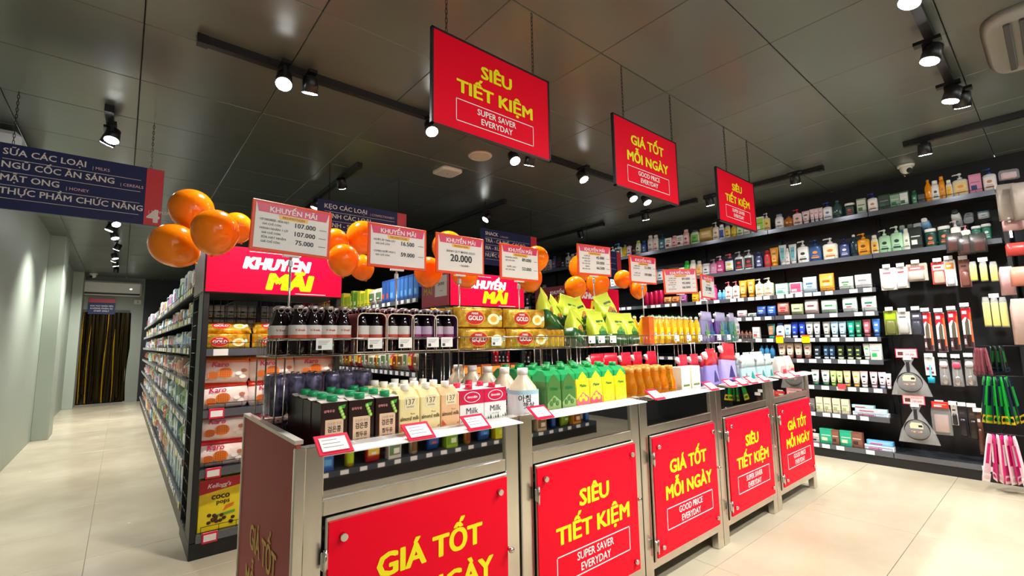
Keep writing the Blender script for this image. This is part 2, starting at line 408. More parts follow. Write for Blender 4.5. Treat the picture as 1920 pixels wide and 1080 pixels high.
# gold foil curtain in the doorway
door = struct('door_1', MB().box(-.76, .09, 12.27, 12.3, 1.80, 1.85, mat('3a3a34', .5)))
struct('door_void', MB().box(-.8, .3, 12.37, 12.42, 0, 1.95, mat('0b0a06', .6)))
cur = thing('foil_curtain', 'shimmering gold foil strip curtain hanging in the doorway at the aisle end', 'curtain', (0, 12.29, 0))
fm = [mat('3d2f06', .15, .9, noise=.3, scale=5), mat('c99a18', .12, .9, noise=.2, scale=5), mat('7d6210', .12, .95, noise=.3), mat('241c04', .2, .8, noise=.3)]
x = -.735; k = 0
while x < .05:
    wd = random.uniform(.03, .11) if k % 3 else .03; S = MB(); ph = random.uniform(0, 6); zb = random.uniform(.02, .3) if k % 4 == 1 else .03
    pts = []
    for i in range(19):
        z = 1.8-(1.8-zb)*i/18; pts.append((.012*math.sin(ph+z*2.2), .012*math.sin(ph+z*3.), z))
    vs = []
    for p in pts: vs += [(p[0]-wd/2, p[1]+.004, p[2]), (p[0]+wd*.1, p[1]-.012, p[2]), (p[0]+wd/2, p[1]+.004, p[2])]
    S.add(vs, [(3*i+a, 3*i+a+1, 3*i+a+4, 3*i+a+3) for i in range(18) for a in (0, 1)], fm[1] if k in (3, 6, 12, 15) else (fm[3] if k % 3 else fm[0]), True)
    part('foil_strip', S, cur, None, (x+wd/2, random.uniform(-.015, .015), 0)); x += wd*.75; k += 1
# wall-mounted air conditioner above the doorway
ac = thing('air_conditioner', 'white split air conditioner on the back wall above the gold curtain', 'air conditioner', (-.22, 12.3, 2.13))
part('casing', MB().box(-.46, .47, -.2, 0, 0, .28, mat('d9d8cf', .4), b=.03), ac); part('air_outlet', MB().box(-.44, .44, -.205, -.19, .015, .05, mat('25282a', .5)), ac)
part('status_light', MB().box(.28, .31, -.204, -.199, .13, .15, mat('ffffff', .3, emit=3)), ac)
ac = thing('air_conditioner', 'white air conditioner high on the left wall, mostly behind the aisle four sign', 'air conditioner', (-.77, 4.6, 2.28))
part('casing', MB().box(0, .2, -.45, .45, -.08, .2, mat('d9dad2', .4), b=.03), ac); part('air_outlet', MB().box(.19, .206, -.43, .43, -.06, -.03, mat('25282a', .5)), ac)
sg = thing('door_sign', 'small navy sign with a red strip above the gold curtain doorway', 'sign', (-.35, 12.27, 1.76))
part('board', MB().box(-.2, .2, -.02, 0, .0, .31, NAVY), sg); part('red_strip', MB().box(-.2, .2, -.024, -.0205, .23, .31, mat('c0283c', .4)), sg)
T = MB()
for i, t in enumerate(('KHU VỰC NHÂN VIÊN', 'KHÔNG PHẬN SỰ', 'STAFF ONLY')): T.text(t, WHITE, .03, 0, .15-i*.05, -.024, .01, maxw=.34)
part('lettering', T, sg)
ib = thing('wall_box', 'small cream intercom box on the back wall beside the doorway', 'box', (.2, 12.3, 2.02)); part('casing', MB().box(-.06, .06, -.04, 0, -.04, .05, mat('c9c7b8', .5), b=.006), ib); part('button', MB().box(-.01, .01, -.048, -.041, -.02, .03, mat('8a8878', .5)), ib)

# ------------------------------------------------------------------ track lights
def track(p, q, label):
    t = thing('lighting_track', label, 'light track', (p[0], p[1], CEIL))
    d = Vector((q[0]-p[0], q[1]-p[1], 0)); n = Vector((-d.y, d.x, 0)).normalized()*.018
    L = MB(); a = Vector((0, 0, 0))
    vs = [a-n, a+n, a+n+d, a-n+d]; vs = [tuple(v+Vector((0, 0, z))) for z in (-.04, -.001) for v in vs]
    L.add(vs, [(3, 2, 1, 0), (4, 5, 6, 7), (0, 1, 5, 4), (1, 2, 6, 5), (2, 3, 7, 6), (3, 0, 4, 7)], mat('17191a', .4))
    part('rail', L, t)
    part('end_cap', MB().box(-.022, .022, -.022, .022, -.044, -.001, mat('101112', .4)), t)
    return t
TR = [((.2, 2.42), (3.35, 2.42), 'long black lighting track crossing the ceiling behind the largest red sign'),
      ((1.35, 3.46), (1.35, 5.3), 'black lighting track running away above the second navy sign'),
      ((2.86, 3.5), (2.86, 5.4), 'black lighting track running away above the third navy sign'),
      ((4.41, 3.5), (4.41, 5.4), 'farthest black lighting track near the right wall'),
      ((4.41, 2.3), (4.41, 3.1), 'short black lighting track behind the middle red sign'),
      ((4.41, 1.18), (4.41, 2.2), 'black lighting track behind the smallest red sign'),
      ((4.36, -.6), (4.36, .63), 'black lighting track at the upper right edge beside the ceiling camera'),
      ((1.4, .27), (3.62, .27), 'wide black lighting track at the top right with four bright spots'),
      ((-.14, 3.5), (-.14, 4.1), 'short black lighting track above the aisle four sign'),
      ((-.14, 5.9), (-.14, 10.6), 'black lighting track running down the left aisle')]
for p, q, l in TR: track(p, q, l)
LAMP = mat('ffffff', .5, noise=0, emit=40)
HEAD = mat('111213', .35)
def head_mesh():
    A = MB().loft([(.0, .040, .040, 2), (.075, .036, .036, 2), (.08, .03, .03, 2)], HEAD, 16)
    L = MB().loft([(-.003, .001, .001, 2), (-.003, .034, .034, 2), (-.001, .036, .036, 2)], LAMP, 16, cap=False)
    return A.mesh('lamp_head'), L.mesh('lens')
HM, LM = head_mesh()
SM = MB().box(-.008, .008, -.02, .02, -.06, .0, HEAD).box(-.02, .02, -.05, .05, -.005, .012, HEAD).mesh('bracket')
def spot(px, py, trk, aim, phrase, power=1., size=95):
    # head stands just under its track, at the height the photo shows
    p = atZ(px, py, 2.375); 
    t = thing('track_spotlight', phrase, 'spotlight', (p.x, p.y, CEIL-.05))
    part('bracket', SM, t)
    d = Vector(aim)-p; d.normalize(); q = Vector((0, 0, -1)).rotation_difference(d)
    h = link('lamp_head', HM, t, (0, 0, 2.375-(CEIL-.05))); h.rotation_mode = 'QUATERNION'; h.rotation_quaternion = q
    l = link('lens', LM, h)
    ld = bpy.data.lights.new('spot_light', 'SPOT'); ld.energy = SPOT_W*power; ld.spot_size = math.radians(size); ld.spot_blend = .85; ld.shadow_soft_size = .035; ld.color = (1, .975, .93)
    lo = link('spot_light', ld, None); lo.location = p+d*.012; lo.rotation_mode = 'QUATERNION'; lo.rotation_quaternion = q
SP = [((532, 158), (.3, 1.5, .9), 'left spotlight of the pair nearest the left end of the long track', 1.2),
      ((581, 175), (.8, 3.0, .7), 'right spotlight of the pair nearest the left end of the long track', 1.3),
      ((810, 247), (1.2, 1.5, .9), 'single spotlight under the lower left corner of the largest red sign', 1.2),
      ((966, 302), (1.9, 1.5, .9), 'left spotlight of the pair below the largest red sign', 1.2),
      ((992, 310), (2.4, 3.1, .8), 'right spotlight of the pair below the largest red sign', 1.2),
      ((1095, 337), (2.8, 1.4, .8), 'single spotlight between the largest and middle red signs', 1.2),
      ((1188, 373), (3.3, 1.4, .8), 'left spotlight of the pair below the middle red sign', 1.2),
      ((1214, 380), (3.7, 1.5, .6), 'right spotlight of the pair below the middle red sign', 1.),
      ((642, 352), (2.0, 4.6, .9), 'spotlight above the second navy sign, upper one', 1.2),
      ((590, 390), (.9, 4.6, 1.), 'spotlight behind the first promotion card, lower one on its track', 1.),
      ((910, 412), (1.9, 4.0, 1.2), 'spotlight above the third navy sign', 1.2),
      ((1090, 443), (5.1, 4.0, 1.4), 'spotlight above the fifth promotion card', 1.2),
      ((1211, 412), (4.78, 2.9, .9), 'spotlight on the short track behind the middle red sign', 1.1),
      ((1332, 385), (4.78, 2.1, .9), 'spotlight left of the smallest red sign', 1.15),
      ((1492, 345), (4.78, 1.4, .9), 'spotlight right of the smallest red sign', 1.2),
      ((1735, 290), (4.78, .55, .9), 'spotlight beside the dome camera at the right', 1.2),
      ((1705, 5), (1.6, .9, .3), 'spotlight cut by the top edge of the photo', 1.3),
      ((1743, 115), (2.4, .9, .2), 'spotlight just below the one at the top edge', 1.3),
      ((1782, 190), (3.3, .9, 0.2), 'left spotlight of the pair at the lower end of the top right track', 1.3),
      ((1804, 200), (4.6, .5, .5), 'right spotlight of the pair at the lower end of the top right track', 1.3),
      ((209, 263), (-.3, 3.0, .4), 'right spotlight of the pair above the aisle four sign', .9),
      ((200, 270), (-.75, 4.4, .9), 'left spotlight of the pair above the aisle four sign', 1.1)]
for (p, a, l, pw) in SP: spot(p[0], p[1], None, a, l, pw)
LS = [((218, 421), (.3, 5.2, .8)), ((204, 432), (-.75, 6.7, .8)), ((216, 447), (.33, 6.6, .7)), ((218, 468), (-.75, 8.3, .7)), ((216, 485), (.33, 8.6, .7)), ((213, 490), (-.75, 9.7, .7)), ((217, 499), (.3, 9.8, .6)), ((217, 510), (-.3, 11.6, .6))]
track((.4, -.45), (4.4, -.45), 'added black lighting track, unseen behind the camera')  # unseen track and spots, added to light the opposite shelf and fill the bins
for k in range(4):
    x_ = .8+k*1.05
    for yy, tx in ((-1.2, .3), (1.25, .45)):
        t = thing('track_spotlight', 'added fill spotlight behind the camera, %s from the left, aimed %s' % (ORD[k], 'at the opposite shelf' if yy < 0 else 'at the bins'), 'spotlight', (x_+(.1 if yy > 0 else 0), -.45, CEIL-.05)); part('bracket', SM, t)
        p = Vector((x_+(.1 if yy > 0 else 0), -.45, 2.375)); d = (Vector((x_+(.35 if yy > 0 else 0), yy, tx))-p).normalized(); q = Vector((0, 0, -1)).rotation_difference(d)
        h = link('lamp_head', HM, t, (0, 0, 2.375-(CEIL-.05))); h.rotation_mode = 'QUATERNION'; h.rotation_quaternion = q; l = link('lens', LM, h)
        ld = bpy.data.lights.new('spot_light', 'SPOT'); ld.energy = SPOT_W*.8; ld.spot_size = math.radians(95); ld.spot_blend = .85; ld.shadow_soft_size = .035; ld.color = (1, .975, .93)
        lo = link('spot_light', ld, None); lo.location = p+d*.012; lo.rotation_mode = 'QUATERNION'; lo.rotation_quaternion = q
for i, (p, a) in enumerate(LS): spot(p[0], p[1], None, a, ORD[i]+' spotlight from the top in the column over the far left aisle', 2.)

# ------------------------------------------------------------------ ceiling fittings
spk = thing('ceiling_speaker', 'round cream ceiling speaker below the largest red sign', 'speaker', (2.02, 2.75, CEIL))
part('rim', MB().loft([(-.012, .085, .085, 2), (-.001, .095, .095, 2)], mat('cfcaba', .5), 24), spk); part('grille', MB().loft([(-.014, .07, .07, 2), (-.0125, .075, .075, 2)], mat('bdb8a6', .6), 24), spk)
ap = thing('wireless_access_point', 'square white wireless access point with rounded corners on the ceiling', 'access point', (1.99, 3.17, CEIL))
part('casing', MB().loft([(-.03, .08, .08, 5), (-.02, .1, .1, 5), (-.001, .1, .1, 5)], mat('d6d3c8', .4), 24), ap); part('indicator', MB().box(-.004, .004, -.004, .004, -.032, -.0301, mat('5577aa', .4)), ap)
def dome(x, y, label, s=1.):
    d = thing('dome_camera', label, 'security camera', (x, y, CEIL))
    part('base_ring', MB().loft([(-.02, .055*s, .055*s, 2), (-.001, .06*s, .06*s, 2)], mat('d9d6c9', .4), 20), d)
    part('ball', MB().ball((0, 0, -.035*s), .042*s, .042*s, .042*s, mat('d9d6c9', .35)), d)
    part('camera_lens', MB().cyl((-.02*s, -.02*s, -.05*s), (-.033*s, -.03*s, -.064*s), .02*s, mat('08080a', .1), 14), d)
dome(4.98, .72, 'white dome security camera on the ceiling above the right wall shelves')
dome(-.5, 11.9, 'small white security camera on the ceiling above the back wall', 1.1)
cs = thing('ceiling_cassette', 'grey ceiling air cassette with slats in the top right corner', 'air conditioner', (3.25, -.12, CEIL))
part('frame', MB().loft([(-.03, .34, .22, 6), (-.001, .36, .24, 6)], mat('8f9088', .5), 28), cs)
for i in range(7): part('slat', MB().box(-.27, .27, -.15+i*.05-.012, -.15+i*.05+.012, -.045, -.031, mat('4a4b48', .5), b=.003), cs)

# ------------------------------------------------------------------ hanging signs
def chain(L, link_h=.024):
    mb = MB(); n = int(L/(link_h*.78)); mk = mat('1c1c1c', .4, .5)
    for i in range(n):
        z = i*link_h*.78; a = (i % 2)*PI/2; c, s = math.cos(a), math.sin(a)
        pts = [(dx*c, dx*s, z+dz) for dx, dz in ((-.004, .004), (-.004, link_h-.004), (0, link_h), (.004, link_h-.004), (.004, .004), (0, 0))]
        mb.path(pts, .0014, mk, 4, True)
    return mb
def promo_face(P, w, h, kind, y=-.0, parts=True):
    """yellow headline, white boxed English line; centred, z from 0"""
    T = MB(); G = MB()
    l1, l2, e1, e2 = ('SIÊU', 'TIẾT KIỆM', 'SUPER SAVER', 'EVERYDAY') if kind else ('GIÁ TỐT', 'MỖI NGÀY', 'GOOD PRICE', 'EVERYDAY')
    k2 = h*.138/.73; sx2 = w*.64/(text_geo(l2, 0)[2]*k2)
    T.text(l1, YEL, h*.138, 0, h*.672, y-.0012, .075, sx2); T.text(l2, YEL, h*.138, 0, h*.425, y-.0012, .075, sx2)
    z0, z1 = h*.115, h*.35; bw = w*.33; t = h*.008; yy = y-.0012
    for a, b, c, d in ((-bw, bw, z0, z0+t), (-bw, bw, z1-t, z1), (-bw, -bw+t, z0, z1), (bw-t, bw, z0, z1)): G.box(a, b, yy, yy+.0008, c, d, WHITE)
    G.text(e1, WHITE, h*.068, 0, z0+(z1-z0)*.58, yy, .03, .95, maxw=bw*1.5); G.text(e2, WHITE, h*.068, 0, z0+(z1-z0)*.18, yy, .03, .95)
    part('headline_lettering', T, P, 'yellow Vietnamese headline'); part('boxed_lettering', G, P, 'white boxed English line')
def hang_sign(xl, xr, z0, z1, kind, cl, cr, label):
    Y = 1.345; w, h = xr-xl, z1-z0; s = thing('hanging_sign', label, 'sign', ((xl+xr)/2, Y, z0), 0, 'red hanging price signs')
    part('board', MB().box(-w/2+.004, w/2-.004, -.005, .005, .004, h-.004, RED), s)
    part('frame', MB().box(-w/2-.002, w/2+.002, -.007, .007, 0, .007, BLACK).box(-w/2-.002, w/2+.002, -.007, .007, h-.007, h, BLACK).box(-w/2-.002, -w/2+.006, -.007, .007, 0, h, BLACK).box(w/2-.006, w/2+.002, -.007, .007, 0, h, BLACK), s)
    promo_face(s, w, h, kind, -.0065)
    for c in (cl, cr): part('chain', chain(CEIL-z1), s, None, (c-(xl+xr)/2, 0, h))
hang_sign(.778, 1.357, 1.856, 2.222, 1, .84, 1.27, 'largest red hanging sign reading SIÊU TIẾT KIỆM, nearest the camera')
hang_sign(1.806, 2.39, 1.848, 2.225, 0, 1.90, 2.36, 'middle red hanging sign reading GIÁ TỐT MỖI NGÀY')
hang_sign(2.872, 3.43, 1.842, 2.2, 1, 3.03, 3.38, 'smallest red hanging sign reading SIÊU TIẾT KIỆM, farthest right')
def aisle_sign(xr, n, lines, chains, label, w=.74):
    z0, z1 = 1.845, 2.205; h = z1-z0; s = thing('aisle_sign', label, 'sign', (xr, 3.57, z0), 0, 'navy aisle signs')
    part('board', MB().box(-w, -.0, -.008, .008, 0, h, NAVY), s); part('red_panel', MB().box(-.085, -.001, -.010, -.0085, .002, h-.002, mat('e0404c', .4)), s)
    T = MB(); y = -.0105; nl = len(lines); st = h*.8/4
    for i, (a, b) in enumerate(lines):
        zb = h-.05-i*st-.012; vs, fs, wd = text_geo(a, 0); k = .036/.73
        T.text(a, WHITE, .036, -w+.05+wd*k/2, zb, y, .03)
        if b: v2, f2, w2 = text_geo('| '+b, .0); T.text('| '+b, PINKW, .018, -w+.05+wd*k+.03+w2*.018/.73/2, zb-.004, y, .0)
        T.box(-w+.05, -.11, y-.0002, y+.0004, zb-.026, zb-.0235, WHITE)
    part('lettering', T, s)
    if n: part('number', MB().text(n, WHITE, .082, -.040, .022, -.0115, .1), s)
    for c in chains: part('chain', chain(CEIL-z1), s, None, (c-xr, 0, h))
aisle_sign(.14, '4', [('SỮA CÁC LOẠI', 'MILKS'), ('NGŨ CỐC ĂN SÁNG', 'CEREALS'), ('MẬT ONG', 'HONEY'), ('THỰC PHẨM CHỨC NĂNG', 'SUPPLEMENTS')], (-.518, .073), 'navy aisle four sign listing milks, cereals, honey and supplements')
aisle_sign(1.82, '', [('KẸO CÁC LOẠI', 'CONFECTIONERY'), ('BÁNH CÁC LOẠI', 'BISCUITS'), ('BÁNH - SOCOLA', '')], (1.165, 1.749), 'navy aisle sign reading KẸO CÁC LOẠI behind the first two promotion cards')
aisle_sign(3.36, '', [('SNACK', 'SNACKS'), ('TRÀ - CÀ PHÊ - CACAO', ''), ('BIA - RƯỢU', ''), ('NƯỚC UỐNG', '')], (2.68, 3.29), 'navy aisle sign reading SNACK behind the fourth promotion card')
aisle_sign(4.84, '', [('HÓA MỸ PHẨM', ''), ('CHĂM SÓC', ''), ('VỆ SINH', '')], (4.2, 4.78), 'navy aisle sign half hidden behind the fifth promotion card')

# ================================================================== DISPLAY BINS
BX = [(.362, 1.082), (1.092, 1.795), (1.803, 2.507), (2.515, 3.232), (3.240, 3.952)]
YF, YB, ZT = 1.263, 1.90, .838
RM = Matrix.Rotation(-PI/2, 4, 'Z')
def strip_tag(P, x, label=None):
    """red framed price card lying on the sloping ledge"""
    S = MB(); a = Vector((0, -.0, .0)); 
    T = Matrix.Translation((x, -.052, .848)) @ Matrix.Rotation(math.radians(34), 4, 'X')
    m = mat('e01440', .3)
    S.box(-.043, .043, -.034, .034, 0, .003, m, T, b=.001).box(-.033, .033, -.024, .022, .003, .0045, TAG, T)
    for i in range(3): S.box(-.028, .01+.006*i, .012-.012*i, .014-.012*i, .0045, .0048, mat('9a8a8e', .5), T)
    part('price_card', S, P, label)
NAMEB = ['nearest the camera, with the dulled red side panel', 'second from the camera', 'third from the camera, in the middle of the row', 'fourth from the camera', 'farthest right, with its leg in full view']
for i, (a, b) in enumerate(BX):
    w = b-a; P = thing('display_bin', 'stainless steel display bin '+NAMEB[i], 'display bin', (a, YF, 0), 0, 'steel display bins with red signs')
    pw = .058
    # posts (legs) and rails
    for (x, y) in ((0, 0), (w-pw, 0), (0, YB-YF-.04), (w-pw, YB-YF-.04)):
        part('leg', MB().box(x, x+pw if y == 0 else x+.04, y, y+.04, 0, ZT, STEEL, b=.003), P)
    for q in ((pw, w-pw, .001, .03, .66, .70), (pw, w-pw, .001, .03, .085, .115), (pw, w-pw, .001, .03, .815, ZT), (0, .03, .04, YB-YF-.04, .085, .115), (w-.03, w, .04, YB-YF-.04, .085, .115), (.04, w-.04, YB-YF-.03, YB-YF, .085, .115), (.04, w-.04, YB-YF-.03, YB-YF, ZT-.03, ZT)):
        part('frame_rail', MB().box(*q, STEEL, b=.002), P)
    part('deck', MB().box(.004, w-.004, .03, YB-YF-.004, .70, .718, STEEL), P)
    part('mirror_panel', MB().box(pw-.002, w-pw+.002, .010, .016, .695, .818, MIRROR), P, 'mirror-polished steel strip reflecting the shelves opposite')
    part('inner_box', MB().box(.01, w-.01, .04, .048, .10, .70, mat('3a3a3a', .5)).box(.01, w-.01, YB-YF-.02, YB-YF-.012, .10, .70, STEEL), P)
    if i == 0:
        S = MB().box(-.012, -.001, .0, YB-YF-.0, .09, ZT+.012, mat('a23f3c', .55, noise=.05, spec=.3)); part('side_panel', S, P, 'red side panel with glare and shade put into its colour')  # red sign like the doors; glare and shade painted in as dull rose
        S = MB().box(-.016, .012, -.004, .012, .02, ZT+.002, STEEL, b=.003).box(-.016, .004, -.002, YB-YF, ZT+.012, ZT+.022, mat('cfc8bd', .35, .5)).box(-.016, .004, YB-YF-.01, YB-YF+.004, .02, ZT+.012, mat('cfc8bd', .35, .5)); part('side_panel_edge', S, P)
        T = MB(); TT = Matrix.Translation((-.013, .30, 0)) @ RM; mo = mat('c4a02c', .5)  # sign yellow, darkened in colour for the same shade
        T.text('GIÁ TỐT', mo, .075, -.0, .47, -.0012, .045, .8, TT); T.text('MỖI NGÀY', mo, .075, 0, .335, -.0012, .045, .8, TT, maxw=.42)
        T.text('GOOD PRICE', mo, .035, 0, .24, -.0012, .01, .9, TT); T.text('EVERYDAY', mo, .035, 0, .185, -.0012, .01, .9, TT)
        part('side_lettering', T, P, 'yellow lettering on the side panel, dulled in colour for shade')
    else:
        part('side_panel', MB().box(.0, .004, .04, YB-YF-.04, .115, ZT-.02, STEEL), P)
    part('side_panel', MB().box(w-.004, w, .04, YB-YF-.04, .115, ZT-.02, STEEL), P)
    # sloping ledge
    L = MB(); x0, x1 = .03, w-.055; wm = mat('f6f4f1', .35, noise=.02)
    L.add([(x0, -.078, .827), (x1+.012, -.078, .827), (x1, .004, .836), (x0+.02, .004, .836), (x0, -.078, .830), (x1+.012, -.078, .830), (x1, .004, .839), (x0+.02, .004, .839)],
          [(3, 2, 1, 0), (4, 5, 6, 7), (0, 1, 5, 4), (1, 2, 6, 5), (2, 3, 7, 6), (3, 0, 4, 7)], wm)
    part('price_ledge', L, P)
    for x in ([(.062), .30, .50], [.05], [.05, .56], [.06, .2, .33, .5], [.06, .28])[i]: strip_tag(P, x)
    # door with its red sign
    dx0, dx1 = pw+.004, w-pw-.004; dz0, dz1 = .118, .658
    D = MB().box(dx0, dx1, -.012, .0, dz0, dz1, STEEL, b=.003); door_ = part('door', D, P)
    px0 = (.073 if i else .075); pw_ = .583 if i < 2 else .575; pc = w/2
    part('red_panel', MB().box(pc-pw_/2, pc+pw_/2, -.018, -.0125, .135, .648, RED), door_)
    sub = link('lettering_origin', None)
    bpy.data.objects.remove(sub)
    T = MB(); G = MB(); hh = .513; z0 = .135; kind = i in (1, 3)
    l1, l2, e1 = ('SIÊU', 'TIẾT KIỆM', 'SUPER SAVER') if kind else ('GIÁ TỐT', 'MỖI NGÀY', 'GOOD PRICE')
    k2 = hh*.12/.73; sx2 = pw_*.735/(text_geo(l2, 0)[2]*k2)
    T.text(l1, YEL, hh*.12, pc+.012, z0+hh*.66, -.0192, .075, sx2); T.text(l2, YEL, hh*.12, pc+.012, z0+hh*.445, -.0192, .075, sx2)
    za, zb, bw, t = z0+hh*.185, z0+hh*.37, pw_*.37, .004; yy = -.0192; xc = pc+.01
    for (p, q, r, s) in ((-bw, bw, za, za+t), (-bw, bw, zb-t, zb), (-bw, -bw+t, za, zb), (bw-t, bw, za, zb)): G.box(xc+p, xc+q, yy, yy+.0006, r, s, WHITE)
    G.text(e1, WHITE, hh*.058, xc, za+(zb-za)*.57, yy, .03, .9, maxw=bw*1.5); G.text('EVERYDAY', WHITE, hh*.058, xc, za+(zb-za)*.14, yy, .03, .9)
    part('headline_lettering', T, door_, 'yellow Vietnamese headline'); part('boxed_lettering', G, door_, 'white boxed English line')
    for sx in (-1, 1):
        for z in (.175, .608): part('standoff_bolt', MB().cyl((pc+sx*(pw_/2-.035), -.018, z), (pc+sx*(pw_/2-.035), -.032, z), .0095, CHROME, 14), door_)
    for z in (.19, .56): part('hinge', MB().box(dx0-.012, dx0+.006, -.024, -.012, z-.022, z+.022, CHROME, b=.003).cyl((dx0-.004, -.026, z-.03), (dx0-.004, -.026, z+.03), .005, CHROME), door_)
    part('latch_knob', MB().cyl((dx1-.003, -.012, .42), (dx1-.003, -.03, .42), .006, CHROME).ball((dx1-.003, -.033, .42), .011, .008, .009, CHROME, 12, 6), door_)

# wire baskets on the bins
ZB = 1.066
BK = [(.375, 1.030), (1.066, 1.752), (1.79, 2.46), (2.50, 3.18), (3.225, 3.90)]
for i, (a, b) in enumerate(BK):
    w = b-a; y0, y1 = 1.62, 1.89; d = y1-y0
    P = thing('wire_basket', ['chrome wire basket holding the dark juice bottles', 'chrome wire basket holding the gold biscuit packs', 'chrome wire basket holding the green bags', 'chrome wire basket holding the yellow soap bottles', 'chrome wire basket farthest right above the pouches'][i], 'basket', (a, y0, ZT), 0, 'wire baskets on the display bins')
    z0, z1 = ZB-ZT-.006, 1.118-ZT; r = .0028
    T = MB(); c = .012
    for z in (z0, z1): T.path([(c, 0, z), (w-c, 0, z), (w, c, z), (w, d-c, z), (w-c, d, z), (c, d, z), (0, d-c, z), (0, c, z)], r, WIRE, 6, True)
    part('rim', T, P)
    V = MB(); n = round(w/.037)
    for k in range(n+1):
        x = min(max(k*w/n, .002), w-.002)
        V.cyl((x, 0, z0), (x, 0, z1), .0014, WIRE, 5).cyl((x, d, z0), (x, d, z1), .0014, WIRE, 5).cyl((x, 0, z0), (x, d, z0), .0014, WIRE, 5)
    for k in range(1, 7):
        y = k*d/7
        for x in (0, w): V.cyl((x, y, z0), (x, y, z1), .0014, WIRE, 5)
        V.cyl((0, y, z0), (w, y, z0), .0014, WIRE, 5)
    v = part('wire_grid', V, P); v['kind'] = 'stuff'
    for (x, y) in ((.004, 0), (.03, 0), (w-.004, 0), (w-.03, 0), (.004, d), (w-.004, d), (.004, d/2), (w-.004, d/2), (w-.012, d*.75)):
        part('upright_wire', MB().cyl((x, y, .7185-ZT), (x, y, z0), .0026, WIRE, 6), P)
    for x in ([.15, .33, .45, .57, .635], [.2], [.12, .2, .3], [.25, .4, .55], [.1, .25])[i]:
        s = MB().box(x-.027, x+.027, -.007, -.0045, z1-.038, z1+.001, TAG)
        s.box(x-.021, x-.009, -.0075, -.007, z1-.034, z1-.023, mat('4a4a4a', .5))
        for q in range(3): s.box(x-.021, x+.018-.005*q, -.0075, -.007, z1-.009-.005*q, z1-.0075-.005*q, mat('8a8a90', .5))
        part('price_tag', s, P)

# ------------------------------------------------------------------ promotion cards on poles
OF = mat('f65424', .35, noise=.03, spec=.3); PK = mat('e8366a', .35); PY = mat('f8c23a', .35); GREY = mat('5a5a62', .5); INK = mat('26262c', .5)
CARDS = [((547, 433), 0, 2.0, [('137 DEGREES - SỮA HẠT', '107.000'), ('HẠNH NHÂN 1 LÍT', '107.000'), ('SỮA HẠT NHẬN', '75.000')], 'leftmost and largest promotion card, tilted, with three prices'),
         ((744, 465), 0, 0, [('NƯỚC ÉP TRÁI CÂY', '16.500'), ('COMBO NƯỚC MUA 2', '59.000')], 'second promotion card from the left, two prices, above the twin packs'),
         ((861, 479), 0, 0, [('BÁNH QUY MARIE GOLD', '20.000')], 'promotion card with the single large price 20.000'),
         ((972, 494), 0, 0, [('VINAMILK NƯỚC', '89.000'), ('NƯỚC GẠO', '53.000')], 'fourth promotion card from the left, two prices, above the gold packs'),
         ((1112, 489), -8, 0, [('NƯỚC ÉP', '45.000'), ('TRÁI CÂY', '50.000'), ('BÁNH', '66.500')], 'fifth promotion card from the left, three prices, above the green bags'),
         ((1203, 507), -6, 0, [('NƯỚC RỬA', '52.000'), ('NƯỚC LAU', '109.000')], 'sixth promotion card from the left, above the yellow bottles'),
         ((1274, 528), -30, -2, [('NƯỚC GIẶT', '89.000'), ('NƯỚC XẢ', '95.000'), ('TÚI', '66.000')], 'tilted promotion card second from the right'),
         ((1324, 538), 6, 0, [('KHĂN ƯỚT', '29.900')], 'small promotion card farthest right with price 29.900')]
